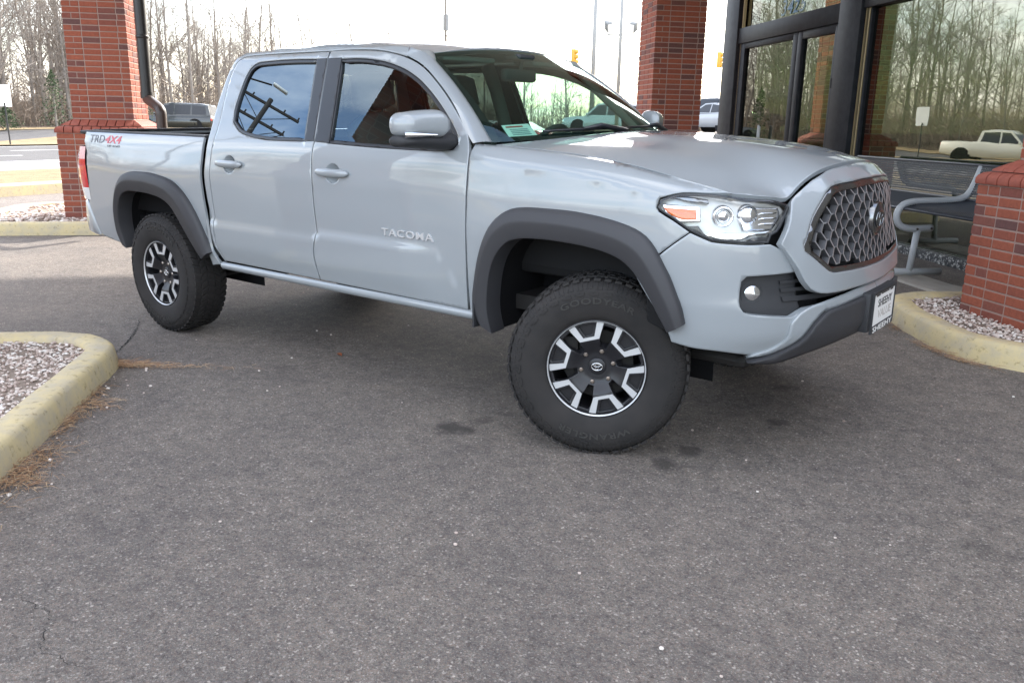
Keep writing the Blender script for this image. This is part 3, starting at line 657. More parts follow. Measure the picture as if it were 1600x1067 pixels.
# ================================================================== THE PICKUP TRUCK
truck = thing('pickup_truck', 'grey crew cab pickup truck with black wheel arch flares parked on the asphalt', 'pickup truck', (0, 0, .0188))
truck.rotation_euler = (R_(1.2), 0, 0)
XC, NE, KS = .2, 2.6, .70
Wz = spl([.25, .45, .52, .60, .70, .80, .95, 1.05, 1.13, 1.19, 1.25, 1.285, 1.40, 1.5, 1.6, 1.68, 1.70, 1.72, 1.75, 1.775],
         [.80, .862, .876, .884, .890, .894, .899, .899, .893, .887, .872, .858, .812, .772, .732, .700, .692, .676, .642, .58])
Xf = spl([.3, .45, .52, .595, .62, .70, .76, .85, .95, 1.05, 1.12, 1.2], [.80, .865, .90, .942, .946, .944, .918, .90, .885, .85, .81, .74])
def side_w(X, z):
    zc_ = .795-1.28*np.clip(X+.79, 0, .2)
    cre = .019*(1-sstep(z, zc_-.03, zc_+.006))*sstep(z, .50, .66)*(1-.8*sstep(X, -1.05, -.74))*(1-sstep(X, -.67, -.6))*sstep(X, -2.69, -2.65)
    bul = sum(.022*np.exp(-((X-xw)/.62)**4)*np.exp(-((z-.84)/.27)**2) for xw in (0, -3.235))
    swell = .012*np.exp(-((X+3.3)/.9)**4)*np.exp(-((z-1.06)/.11)**2)
    return Wz(z)+cre+bul+swell
def f_side(s, z):
    s, z = np.broadcast_arrays(np.asarray(s, float), np.asarray(z, float))
    ph = np.clip((s-XC)/KS, 0, None); c, sn = np.abs(np.cos(ph)), np.abs(np.sin(ph)); r = (c**NE+sn**NE)**(-1/NE)
    X = np.where(s <= XC, s, XC+(Xf(z)-XC)*r*sn); W = side_w(np.minimum(X, .35), z)
    tail = 1-.5*np.clip((-s-4.02)/.30, 0, 1)**3*.10
    return X, -W*np.where(s <= XC, tail, r*np.cos(ph)), z+0.
def sz(X, Y, z):
    if X <= XC: return (X, z)
    return (XC+KS*math.atan2((X-XC)/(float(Xf(z))-XC), abs(Y)/float(Wz(z))), z) if Y <= 0 else (XC+KS*(math.pi-math.atan2((X-XC)/(float(Xf(z))-XC), abs(Y)/float(Wz(z)))), z)
S_MID = XC+KS*math.pi/2
Ye = spl([-.62, -.4, 0, .3, .45, .565], [.83, .808, .80, .80, .795, .772])
Ze = spl([-.62, -.4, 0, .3, .45, .565], [1.288, 1.278, 1.25, 1.205, 1.17, 1.140])
def f_fender(s, z):
    s, z = np.broadcast_arrays(np.asarray(s, float), np.asarray(z, float))
    X0, _, _ = f_side(s, np.minimum(z, 1.05)); xe = np.clip(X0, -.62, .565); ze = Ze(xe); z1 = ze-.085
    X, Y, _ = f_side(s, np.minimum(z, z1)); u = np.clip((z-z1)/.085, 0, 1)*.985
    k = (1-np.sqrt(1-u*u))/(1-math.sqrt(1-.985**2)); Yb = -Y
    return X, -np.where(z > z1, Yb-(Yb-Ye(xe))*np.clip(k, 0, 1), Yb), z+0.
def off(fn, d):
    def g(s, z):
        e = 1e-3; P = np.stack(fn(s, z), -1); du = np.stack(fn(s+e, z), -1)-np.stack(fn(s-e, z), -1); dv = np.stack(fn(s, z+e), -1)-np.stack(fn(s, z-e), -1)
        n = np.cross(du, dv); n /= np.linalg.norm(n, axis=-1)[..., None]+1e-12
        n = n*np.where((n[..., 0:1]*(P[..., 0:1]+1.)*.6+n[..., 1:2]*P[..., 1:2]) < 0, -1, 1)
        P = P+n*d; return P[..., 0], P[..., 1], P[..., 2]
    return g
P_ = MT['paint']
SIDES = ((False, 1), (True, -1))

RFO = [(-3.71, .545), (-3.752, .638), (-3.735, .773), (-3.682, .896), (-3.606, .978), (-3.531, 1.016), (-3.427, 1.032), (-3.28, 1.034), (-3.141, 1.023), (-3.003, 1.0), (-2.909, .956), (-2.836, .894), (-2.77, .808), (-2.709, .695), (-2.661, .585)]
RFI = [(-3.66, .51), (-3.682, .644), (-3.662, .748), (-3.612, .841), (-3.548, .888), (-3.447, .907), (-3.299, .906), (-3.159, .896), (-3.059, .875), (-2.988, .836), (-2.927, .767), (-2.873, .689), (-2.811, .602), (-2.757, .535)]
FFO = [(-.543, .50), (-.566, .568), (-.562, .61), (-.546, .682), (-.517, .788), (-.478, .885), (-.428, .961), (-.371, 1.007), (-.307, 1.031), (-.213, 1.039), (-.062, 1.040), (.083, 1.031), (.188, 1.016), (.269, .997), (.321, .973), (.367, .928), (.399, .877), (.438, .806), (.470, .729), (.492, .643)]
FFI = [(-.455, .45), (-.465, .555), (-.45, .667), (-.419, .772), (-.369, .849), (-.311, .892), (-.239, .909), (-.116, .915), (.018, .911), (.126, .901), (.216, .881), (.264, .857), (.311, .81), (.352, .75), (.392, .678), (.43, .605)]
def toS(L_):
    out = []
    for X, z in L_:
        if X > XC:
            a, b = XC, S_MID
            for _ in range(40):
                m_ = (a+b)/2
                if float(f_side(m_, z)[0]) < X: a = m_
                else: b = m_
            out.append((a, z))
        else: out.append((X, z))
    return out
FFOs, FFIs = toS(FFO), toS(FFI)
def resamp(L_, n):
    P = np.array(L_, float); d = np.r_[0, np.cumsum(np.linalg.norm(np.diff(P, axis=0), axis=1))]
    fx, fy = spl(d, P[:, 0]), spl(d, P[:, 1]); t = np.linspace(0, d[-1], n); return np.c_[fx(t), fy(t)]
def midarch(o, i, k=.55, n=30):
    return [tuple(p) for p in resamp(o, n)*(1-k)+resamp(i, n)*k]
RM, FM = midarch(RFO, RFI), midarch(FFOs, FFIs)

# -- outlines on the flank (distance along, height)
BED = [(-4.12, 1.262), (-3.4, 1.262), (-2.682, 1.262), (-2.684, 1.175), (-2.69, 1.04), (-2.688, .91), (-2.676, .777), (-2.662, .595), (-2.63, .545), (-2.60, .515), (-2.70, .50)]+RM[::-1]+[(-3.80, .53), (-4.05, .571), (-4.117, .635), (-4.15, .759), (-4.15, .80), (-4.137, .839), (-4.10, 1.0), (-4.088, 1.136), (-4.13, 1.2)]
DR_REAR = [(-2.551, .545), (-2.595, .648), (-2.594, .803), (-2.597, .873), (-2.60, 1.004), (-2.59, 1.169), (-2.582, 1.239), (-2.572, 1.349), (-2.58, 1.48), (-2.578, 1.598), (-2.55, 1.678), (-2.50, 1.712)]
SPLIT = [(-1.672, .54), (-1.683, .703), (-1.664, .775), (-1.672, .939), (-1.683, 1.186), (-1.681, 1.287), (-1.715, 1.50), (-1.745, 1.722)]
DR_FRONT = [(-1.54, 1.722), (-1.308, 1.706), (-1.153, 1.675), (-1.041, 1.635), (-.904, 1.552), (-.764, 1.444), (-.632, 1.315), (-.606, 1.25), (-.602, 1.12), (-.604, .866), (-.612, .535)]
RWIN = [(-2.372, 1.668), (-2.34, 1.679), (-2.2, 1.686), (-2.0, 1.688), (-1.817, 1.684), (-1.751, 1.262), (-2.10, 1.262), (-2.245, 1.276), (-2.36, 1.302), (-2.437, 1.35), (-2.455, 1.415), (-2.445, 1.53), (-2.425, 1.61), (-2.402, 1.648)]
FWIN = [(-1.64, 1.681), (-1.439, 1.676), (-1.287, 1.656), (-1.127, 1.613), (-1.033, 1.572), (-.913, 1.499), (-.772, 1.39), (-.70, 1.32), (-.682, 1.285), (-.705, 1.255), (-.80, 1.247), (-1.13, 1.247), (-1.572, 1.258)]
G_ = .0035
def shift(L_, dx, dz=0): return [(x+dx, z+dz) for x, z in L_]
REAR_DOOR = shift(DR_REAR, G_)+[(-1.75-G_, 1.719)]+shift(SPLIT, -G_)[::-1][1:]
FRONT_DOOR = shift(SPLIT, G_)+shift(DR_FRONT, -G_*.7, -G_*.7)
FENDER = [(-.602+G_, .505), (-.602+G_, .866), (-.598+G_, 1.12), (-.60+G_, 1.25), (-.606+G_, 1.2855)]+[(x, float(Ze(x))-.0008) for x in (-.45, -.3, -.1, .1, .3)]+[sz(.45, -.85, 1.168), sz(.56, -.775, 1.1405)]+[sz(*p) for p in ((.50, -.82, 1.139), (.427, -.861, 1.139), (.362, -.884, 1.116), (.354, -.888, 1.08), (.366, -.887, 1.064), (.424, -.879, 1.034), (.488, -.863, .995), (.435, -.88, .951), (.372, -.891, .897))]+FM[::-1][10:]+[(-.54, .50)]
def circ(cx, cz, rx, rz, n=18): return [(cx+rx*math.cos(2*math.pi*k/n), cz+rz*math.sin(2*math.pi*k/n)) for k in range(n)]
HANDLES = ((-2.41, 1.118), (-1.515, 1.112))
for mir, sg in SIDES:
    bed = panel('bed_side', BED, f_side, P_, truck, mir=mir, res=.04)
    rd = panel('rear_door', REAR_DOOR, f_side, P_, truck, holes=[RWIN, circ(*HANDLES[0], .055, .048)], mir=mir, flange=.02)
    fd = panel('front_door', FRONT_DOOR, f_side, P_, truck, holes=[FWIN, circ(*HANDLES[1], .055, .048)], mir=mir, flange=.02)
    fe = panel('fender', FENDER, f_fender, P_, truck, mir=mir, res=.028)
    # rocker and the cab's rear corner strip
    rk = MB(); rows = []
    for X in np.linspace(-2.60, -.50, 30):
        pr = [(.872, .531), (.884, .520), (.886, .505), (.874, .488), (.845, .478), (.80, .478)]
        rows.append([(X, -y*sg, z) for y, z in pr])
    rk.loft(rows, flip=not mir); rk.build('rocker_panel', P_, truck, auto=50)
    CAB = [(-2.545, .53), (-2.613, .632), (-2.627, .80), (-2.64, .869), (-2.65, 1.002), (-2.643, 1.134), (-2.636, 1.263), (-2.636, 1.391), (-2.625, 1.528), (-2.60, 1.64), (-2.565, 1.71), (-2.51, 1.736), (-2.0, 1.745), (-1.5, 1.742), (-1.25, 1.734), (-1.165, 1.724), (-1.153, 1.70)]
    cut = [(-1.153, 1.675), (-1.308, 1.706), (-1.54, 1.722), (-1.745, 1.722)]+DR_REAR[::-1]
    panel('cab_side', CAB+shift(cut, -.0, .003), f_side, P_, truck, mir=mir, flange=.012)
    # windows of the doors: seal, pane
    for nm, W_, dr in (('rear', RWIN, rd), ('front', FWIN, fd)):
        Lo = smooth_loop(W_, .05); cen = Lo.mean(0)
        if area2(Lo) < 0: Lo = Lo[::-1]
        d = np.roll(Lo, -1, 0)-np.roll(Lo, 1, 0); d /= np.linalg.norm(d, axis=1)[:, None]; inn = Lo-np.c_[d[:, 1], -d[:, 0]]*.020
        panel('window_seal', [tuple(p) for p in Lo], f_side, MT['satin_black'], dr, holes=[[tuple(p) for p in inn]], off=-.002, mir=mir, flange=.016, corner=50)
        panel('window_pane', [tuple(p) for p in Lo], f_side, MT['glass_privacy' if nm == 'rear' else 'glass_side'], dr, off=-.012, mir=mir, flange=0, res=.022, corner=50, tilt=0)
    panel('pillar_trim', [(-1.826, 1.686), (-1.748, 1.686), (-1.684, 1.266), (-1.762, 1.264)], f_side, MT['satin_black'], rd, off=.0015, mir=mir, flange=.004, tilt=.3)
    panel('pillar_trim', [(-1.738, 1.686), (-1.630, 1.686), (-1.562, 1.260), (-1.677, 1.264)], f_side, MT['satin_black'], fd, off=.0015, mir=mir, flange=.004, tilt=.3)
    # handles: cup and bar
    for (hx, hz), dr in zip(HANDLES, (rd, fd)):
        yb = -float(f_side(hx, hz)[1])
        cup = MB(); rows = []
        for k in range(7):
            t = k/6; rows.append([(hx+.055*(1-t)*math.cos(a)+.001, -sg*(yb-.022*math.sin(t*math.pi/2)-.001), hz+.048*(1-t)*math.sin(a)) for a in np.linspace(0, 2*math.pi, 25)])
        cup.loft(rows, flip=not mir); cup.build('handle_cup', P_, dr, smooth=True)
        hb = MB(); rows = []
        for k in range(17):
            t = k/16; w = max(.05, 1-abs(2*t-1)**5)**.5; x = hx-.128+.256*t; arch = .026+.012*math.sin(math.pi*t)
            rows.append([(x, -sg*(yb+arch*.55-.004+.016*w*math.cos(a)), hz+.004+.021*w*math.sin(a)) for a in np.linspace(0, 2*math.pi, 17)[:-1]])
        hb.loft(rows, closed=True, caps=True, flip=mir); hb.build('door_handle', P_, dr, smooth=True)
    # dark structure behind the panel gaps
    INN = [(-2.66, .52), (-2.66, 1.26), (-2.63, 1.5), (-2.5, 1.71), (-1.5, 1.715), (-1.16, 1.66), (-.9, 1.53), (-.66, 1.30), (-.50, 1.22), (-.50, .52)]
    panel('door_frame', INN, f_side, MT['gap_black'], truck, holes=[shift(RWIN, 0), shift(FWIN, 0)], off=-.035, mir=mir, flange=.0, res=.08)
    # flares
    for nm, o_, i_ in (('rear', RFO, RFI), ('front', FFOs, FFIs)):
        n = 60; O, I = resamp(o_, n), resamp(i_, n); g = f_side
        prof = [(0., -.004), (.01, .012), (.05, .026), (.14, .034), (.40, .046), (.46, .047), (.52, .045), (.93, .040), (.985, .036), (1.0, .028), (1.0, -.06)]
        rows = []
        for k in range(n):
            row = []
            for t, d in prof:
                q = O[k]*(1-t)+I[k]*t; e = 1e-3
                p = np.stack(g(q[0], q[1])); du = np.stack(g(q[0]+e, q[1]))-p; dv = np.stack(g(q[0], q[1]+e))-p; nn = np.cross(du, dv); nn /= np.linalg.norm(nn); nn = nn if nn[1] < 0 else -nn
                nn = nn*[1, 1, .25]; p = p+nn*d
                row.append((p[0], p[1]*sg, p[2]))
            rows.append(row)
        fl = MB().loft(rows, flip=mir); m_ = len(prof)
        fl.f.append(tuple(range(m_))[::(1 if mir else -1)]); fl.m.append(0); fl.f.append(tuple((n-1)*m_+j for j in range(m_))[::(-1 if mir else 1)]); fl.m.append(0)
        fl.build('wheel_arch_flare', MT['flare_plastic'], truck, auto=40)
        wl = MB(); rows = []
        for dpt, ex in ((.86, 0.), (.80, .012), (.48, .03)):
            xs = I[:, 0] if nm == 'rear' else np.array([float(g(a, b)[0]) for a, b in I]); cx = xs.mean()
            rows.append([(cx+(x-cx)*(1+ex), -sg*dpt, z+ex*.6) for x, z in zip(xs, I[:, 1])])
        wl.loft(rows, flip=not mir); last = rows[-1]
        wl.add(last+[(last[-1][0], last[-1][1], .30), (last[0][0], last[0][1], .30)], [tuple(range(len(last)+2))])
        wl.build('wheel_arch_liner', MT['liner'], truck, smooth=False)

# -- hood
hc = []
def hpt(x, y, z):
    hc.append((x, y, z))
    if y: hc.append((x, -y, z))
for p in ((.566, .772, 1.140), (.632, .713, 1.128), (.705, .61, 1.117), (.738, .555, 1.110), (.755, .50, 1.148), (.768, .43, 1.185), (.78, .33, 1.212), (.79, .2, 1.226), (.80, 0, 1.232),
          (-.25, 0, 1.337), (0, 0, 1.327), (.3, 0, 1.308), (.55, 0, 1.284), (.7, 0, 1.258), (0, .3, 1.322), (.3, .3, 1.301), (.55, .28, 1.274), (.68, .28, 1.246),
          (0, .40, 1.303), (.3, .40, 1.281), (.5, .40, 1.252), (.62, .42, 1.218), (0, .6, 1.285), (.3, .6, 1.252), (.5, .6, 1.204), (.61, .6, 1.155), (-.30, .4, 1.322), (-.42, .65, 1.302), (-.5, .76, 1.292)):
    hpt(*p)
for x in (-.6, -.45, -.3, -.15, 0, .15, .3, .45): hpt(x, float(Ye(x)), float(Ze(x)))
hood_z = TPS([(a, b) for a, b, c_ in hc], [c_ for a, b, c_ in hc], 1.2e-4)
def f_hood(x, y): return np.asarray(x, float)+0*y, np.asarray(y, float)+0*x, hood_z(x, y)
half = [(-.235, 0), (-.275, .35), (-.37, .6), (-.43, .71), (-.50, .8170), (-.40, .8085), (-.2, .8045), (0, .8005), (.2, .8005), (.35, .7995), (.45, .7955), (.560, .7735), (.626, .708), (.699, .606), (.727, .553), (.740, .50), (.757, .425), (.772, .33), (.784, .2), (.793, 0)]
hood = panel('hood', half+[(x, -y) for x, y in half[::-1][1:-1]], f_hood, P_, truck, res=.03, flange=.02, corner=45, off=.0008, tilt=.5)
MB().box(-.5, .60, -.70, .70, .70, 1.06, bev=.05).build('engine_bay', MT['gap_black'], truck)
hu = MB(); hu.loft([[(x, y*.985, float(hood_z(x, y))-.035) for y in np.linspace(-.77, .77, 21)] for x in np.linspace(-.45, .55, 12)]); hu.build('hood_underside', MT['gap_black'], truck)

# -- front fascia: surround of the grille
fc = []
def fpt(y, z, x):
    fc.append((y, z, x))
    if y: fc.append((-y, z, x))
for p in ((.555, 1.110, .738), (.50, 1.148, .757), (.43, 1.183, .770), (.33, 1.212, .783), (.2, 1.226, .794), (0, 1.232, .803), (.565, 1.085, .752), (.61, 1.038, .765), (.655, .994, .770), (.68, .955, .768), (.655, .93, .785), (.60, .85, .838), (.575, .785, .862), (.52, .763, .890), (.25, .752, .938), (0, .748, .952),
          (.40, 1.152, .830), (.2, 1.168, .862), (0, 1.175, .875), (.585, .925, .832), (.468, .835, .895), (.25, .822, .928), (0, .815, .940), (0, 1.0, .915), (.3, 1.0, .88), (.50, 1.03, .822)):
    fpt(*p)
fas_x = TPS([(a, b) for a, b, c_ in fc], [c_ for a, b, c_ in fc], 4e-4)
def f_fas(y, z): return fas_x(y, z), np.asarray(y, float)+0*z, np.asarray(z, float)+0*y
def symy(h): return h+[(-y, z) for y, z in h[::-1] if abs(y) > 1e-6]
SURR = symy([(0, 1.226), (.2, 1.220), (.33, 1.206), (.43, 1.178), (.50, 1.142), (.552, 1.103), (.567, 1.083), (.605, 1.038), (.648, .994), (.676, .957), (.650, .912), (.622, .86), (.600, .81), (.575, .78), (.53, .760), (.46, .754), (.25, .748), (0, .744)])
FRO = symy([(0, 1.172), (.2, 1.166), (.385, 1.152), (.415, 1.135), (.588, .945), (.590, .925), (.475, .838), (.45, .831), (.25, .820), (0, .814)])
FRI = symy([(0, 1.146), (.2, 1.141), (.37, 1.128), (.40, 1.110), (.553, .945), (.555, .925), (.458, .856), (.43, .852), (.25, .843), (0, .838)])
panel('grille_surround', SURR, f_fas, P_, truck, holes=[FRO], flange=.03, res=.03, ref=(-1, 0, 1), corner=30)
gf = panel('grille_frame', FRO, f_fas, MT['chrome_dark'], truck, holes=[FRI], off=-.004, flange=.03, res=.03, ref=(-1, 0, 1), rr=.006, tilt=1.3, corner=30)
panel('grille_backing', FRO, f_fas, MT['gap_black'], truck, off=-.055, flange=0, ref=(-1, 0, 1), res=.06)
# hexagonal mesh of the grille
gm = MB(); fri = smooth_loop(FRI, .05)
px, pz = .0460, .0320
def gpt(y, z, d): return np.array([float(fas_x(y, z))-d, y, z])
rows_n = 12
for c_ in range(-15, 16):
    for r_ in range(rows_n+1):
        z0 = .825+r_*pz; z1 = z0+pz; s_ = 1 if (r_+c_) % 2 == 0 else -1
        y0 = c_*px+s_*px*.24; y1 = c_*px-s_*px*.24
        mid = np.array([[(y0+y1)/2, (z0+z1)/2]])
        if not inside(mid, fri)[0]: continue
        w = .0060; a, b = gpt(y0, z0, .008), gpt(y1, z1, .008); a2, b2 = gpt(y0, z0, .036), gpt(y1, z1, .036); dy_ = np.array([0, w, 0]); fy = np.array([.004, 0, 0])
        gm.add([a-dy_, a+dy_, b+dy_, b-dy_, a2-dy_*.8, a2+dy_*.8, b2+dy_*.8, b2-dy_*.8], [(0, 1, 2, 3)]); gm.add([a-dy_, a+dy_, b+dy_, b-dy_, a2-dy_*.8, a2+dy_*.8, b2+dy_*.8, b2-dy_*.8], [(1, 5, 6, 2), (0, 3, 7, 4), (0, 4, 5, 1), (3, 2, 6, 7)], 1)
        if s_ == 1:
            yn = (c_+1)*px-px*.24; q = np.array([[(y0+yn)/2, z0]])
            if inside(q, fri)[0]:
                A, B = gpt(y0, z0, .012), gpt(yn, z0, .012); A2, B2 = gpt(y0, z0, .045), gpt(yn, z0, .045); dz_ = np.array([0, 0, .0030])
                gm.add([A-dz_, B-dz_, B+dz_, A+dz_, A2-dz_, B2-dz_, B2+dz_, A2+dz_], [(0, 1, 2, 3)]); gm.add([A-dz_, B-dz_, B+dz_, A+dz_, A2-dz_, B2-dz_, B2+dz_, A2+dz_], [(3, 2, 6, 7), (0, 4, 5, 1)], 1)
gm.build('grille_mesh', [MT['grille_grey'], MT['grille_side_shaded']], truck)
# round badge and its emblem
def ell_ring(mb, cy, cz, ry, rz, r, fm, n=40):
    mb.tube([fm(cy+ry*math.cos(t), cz+rz*math.sin(t)) for t in np.linspace(0, 2*math.pi, n+1)], r, 6, caps=False)
def emblem(mb, fm, S, r):
    ell_ring(mb, 0, 0, S, S*.69, r, fm); ell_ring(mb, 0, 0, S*.27, S*.66, r*.8, fm); ell_ring(mb, 0, S*.31, S*.66, S*.31, r*.8, fm)
bx = .916
bd = MB(); bd.lathe([(0, .016), (.05, .014), (.060, .008), (.062, -.03)], 40); bo = bd.build('grille_badge', MT['satin_black'], truck, auto=50, loc=(bx-.004, 0, 1.0), rot=(0, math.pi/2, 0))
rg = MB().lathe([(.060, .004), (.066, .012), (.072, .006), (.073, -.03)], 40); rg.build('badge_ring', MT['chrome_dark'], bo, smooth=True)
em = MB(); emblem(em, lambda a, b: Vector((-b, a, .016)), .050, .0042); em.build('badge_emblem', MT['chrome_dark'], bo, smooth=True)

# -- bumper
half = [sz(.740, -.687, .952), sz(.675, -.757, .951), sz(.627, -.796, .955), sz(.566, -.833, .961), sz(.53, -.849, .976), sz(.492, -.863, .992), sz(.435, -.88, .945), sz(.372, -.891, .889)]+FM[:][::-1][:9]+[sz(.425, -.873, .60), sz(.438, -.868, .560), sz(.505, -.849, .545), sz(.616, -.80, .535), sz(.718, -.725, .52), sz(.765, -.68, .523), sz(.829, -.588, .572), sz(.863, -.522, .645), sz(.878, -.47, .682), sz(.92, -.256, .70), (S_MID, .702),
        (S_MID, .738), sz(.925, -.256, .732), sz(.875, -.50, .712), sz(.845, -.555, .70), sz(.813, -.614, .672), sz(.705, -.744, .689), sz(.682, -.763, .699), sz(.671, -.77, .72), sz(.670, -.767, .815), sz(.685, -.753, .834), sz(.80, -.60, .842), sz(.818, -.574, .846), sz(.79, -.62, .911)]
for mir, sg in SIDES:
    panel('front_bumper', half, f_side, P_, truck, mir=mir, res=.028, flange=.03, corner=32, tilt=.7)
    PAD = [sz(.70, -.74, .498), sz(.765, -.68, .517), sz(.829, -.588, .566), sz(.863, -.522, .640), sz(.878, -.47, .677), sz(.92, -.256, .696), (S_MID, .698), (S_MID, .548), sz(.90, -.322, .545), sz(.85, -.562, .512), sz(.783, -.653, .488)]
    panel('bumper_pad', PAD, f_side, MT['flare_plastic'], truck, off=.022, mir=mir, flange=.07, res=.03, rr=.016, tilt=.8)
    BAND = [sz(.70, -.742, .512), sz(.718, -.725, .523), sz(.775, -.665, .552), sz(.803, -.632, .585), sz(.812, -.615, .655), sz(.826, -.59, .684), sz(.848, -.552, .704), sz(.885, -.475, .718), sz(.925, -.256, .733), (S_MID, .739), (S_MID, .700), sz(.92, -.256, .698), sz(.878, -.47, .680), sz(.863, -.522, .643), sz(.829, -.588, .570), sz(.765, -.68, .521)]
    panel('bumper_band', BAND, f_side, P_, truck, off=.008, mir=mir, flange=.014, res=.025, rr=.011, tilt=1.1, corner=30)
    # fog lamp bezel and lower grille
    BZ = [sz(.838, -.56, .70), sz(.81, -.617, .668), sz(.705, -.744, .684), sz(.676, -.77, .70), sz(.666, -.775, .72), sz(.665, -.772, .82), sz(.683, -.755, .84), sz(.818, -.56, .855)]
    bz = panel('fog_lamp_bezel', BZ, off(f_side, -.028), MT['black_plastic'], truck, mir=mir, res=.03, flange=.02)
    fx, fy_, fz = .683, -.708, .760
    d_ = Vector((.80, -.60, 0)).normalized(); d_ = Vector((d_.x, d_.y*sg, 0)); q = d_.to_track_quat('Z', 'Y').to_euler()
    fo = MB().lathe([(.0, .022), (.022, .019), (.040, .008), (.046, -.004)], 28).build('fog_lamp', MT['reflector'], truck, smooth=True, loc=(fx, fy_*sg, fz), rot=q)
    MB().lathe([(.044, .004), (.050, .012), (.056, .006), (.06, -.03)], 28).build('lamp_ring', MT['black_plastic'], fo, smooth=True)
    MB().lathe([(0, .030), (.024, .026), (.042, .013), (.047, .0)], 28).build('lamp_lens', MT['lens_clear'], fo, smooth=True)
    # headlamp
    HL = [sz(*p) for p in ((.358, -.888, 1.080), (.366, -.884, 1.113), (.427, -.861, 1.134), (.566, -.774, 1.134), (.632, -.713, 1.122), (.703, -.609, 1.112), (.732, -.567, 1.098), (.747, -.562, 1.083), (.757, -.612, 1.038), (.757, -.657, .996), (.743, -.681, .984), (.737, -.690, .956), (.675, -.758, .956), (.627, -.796, .960), (.566, -.833, .966), (.53, -.849, .981), (.49, -.863, .998), (.424, -.879, 1.039), (.369, -.887, 1.068))]
    Lo = smooth_loop(HL, .03, 30)
    if area2(Lo) < 0: Lo = Lo[::-1]
    d = np.roll(Lo, -1, 0)-np.roll(Lo, 1, 0); d /= np.linalg.norm(d, axis=1)[:, None]; on = np.c_[d[:, 1], -d[:, 0]]
    T_ = lambda A: [tuple(p) for p in A]
    lens = panel('headlamp', T_(Lo-on*.004), f_side, MT['lens_clear'], truck, off=-.002, mir=mir, res=.03, flange=0, tilt=.5)
    panel('lamp_gasket', T_(Lo-on*.001), f_side, MT['satin_black'], lens, holes=[T_(Lo-on*.009)], off=-.004, mir=mir, flange=.014, res=.03)
    def fin(d0): return off(f_side, -d0)
    panel('lamp_housing', T_(Lo+on*.004), fin(.042), MT['lamp_housing'], lens, mir=mir, flange=0, res=.03)
    A_ = lambda pts: [sz(*p) for p in pts]
    panel('marker_lens', A_([(.378, -.885, 1.082), (.500, -.845, 1.078), (.505, -.848, 1.042), (.455, -.868, 1.040), (.40, -.882, 1.062)]), fin(.012), MT['amber'], lens, mir=mir, flange=.03, res=.02, tilt=1.2)
    panel('marker_bezel', A_([(.372, -.887, 1.096), (.512, -.838, 1.092), (.520, -.838, 1.034), (.44, -.872, 1.026), (.385, -.885, 1.060)]), fin(.018), MT['chrome'], lens, mir=mir, flange=.03, res=.02)
    panel('dark_trim', A_([(.385, -.880, 1.124), (.47, -.845, 1.127), (.53, -.81, 1.118), (.535, -.81, 1.103), (.46, -.855, 1.108)]), fin(.015), MT['chrome_dark'], lens, mir=mir, flange=.02, res=.02)
    panel('dark_trim', A_([(.46, -.868, 1.014), (.515, -.848, 1.020), (.545, -.84, .985), (.56, -.835, .972), (.50, -.86, .996)]), fin(.012), MT['satin_black'], lens, mir=mir, flange=.02, res=.02)
    panel('high_beam_reflector', A_([(.650, -.70, 1.098), (.735, -.595, 1.092), (.748, -.60, 1.06), (.748, -.66, 1.008), (.665, -.745, 1.006), (.64, -.745, 1.05)]), fin(.030), MT['reflector'], lens, mir=mir, flange=.0, res=.02, tilt=2)
    for zz in (1.03, 1.05, 1.07):
        panel('reflector_fin', A_([(.690, -.67, zz+.003), (.738, -.625, zz+.003), (.738, -.625, zz-.003), (.690, -.67, zz-.003)]), fin(.020), MT['chrome'], lens, mir=mir, flange=.010, res=.02)
    panel('lamp_blade', A_([(.555, -.835, 1.000), (.64, -.775, .996), (.745, -.675, 1.004), (.750, -.668, .994), (.690, -.742, .984), (.66, -.77, .968), (.58, -.825, .972), (.545, -.842, .985)]), fin(.014), MT['chrome'], lens, mir=mir, flange=.03, res=.02, tilt=1.4)
    panel('lamp_insert', A_([(.672, -.758, .957), (.694, -.738, .978), (.742, -.686, .980), (.736, -.692, .957)]), fin(.006), MT['black_plastic'], lens, mir=mir, flange=.02, res=.02)
    c0 = np.stack(f_side(*sz(.596, -.795, 1.052))); ax = Vector((.62, -.78*sg, .02)); q = ax.to_track_quat('Z', 'Y').to_euler(); ctr = Vector((c0[0], c0[1]*sg, c0[2]))-ax.normalized()*.045
    pr = MB().lathe([(0, .026), (.014, .023), (.024, .014), (.028, 0)], 24).build('projector', MT['chrome'], lens, smooth=True, loc=ctr, rot=q)
    MB().lathe([(.028, -.01), (.030, .016), (.036, .022), (.041, .010), (.044, -.02)], 24).build('projector_ring', MT['reflector'], lens, smooth=True, loc=ctr, rot=q)
    c0 = np.stack(f_side(*sz(.675, -.72, 1.05))); ax = Vector((.80, -.6*sg, 0)); ctr = Vector((c0[0], c0[1]*sg, c0[2]))-ax.normalized()*.05
    MB().lathe([(.0, .03), (.025, .026), (.042, .010), (.046, -.01)], 24).build('bulb_dome', MT['reflector'], lens, smooth=True, loc=ctr, rot=ax.to_track_quat('Z', 'Y').to_euler())
    # dark hollow behind the bumper
    panel('bumper_core', [sz(.30, -.9, .60), sz(.30, -.9, 1.08), (S_MID, 1.08), (S_MID, .52), sz(.6, -.8, .50)], off(f_side, -.075), MT['gap_black'], truck, mir=mir, flange=0, res=.06)
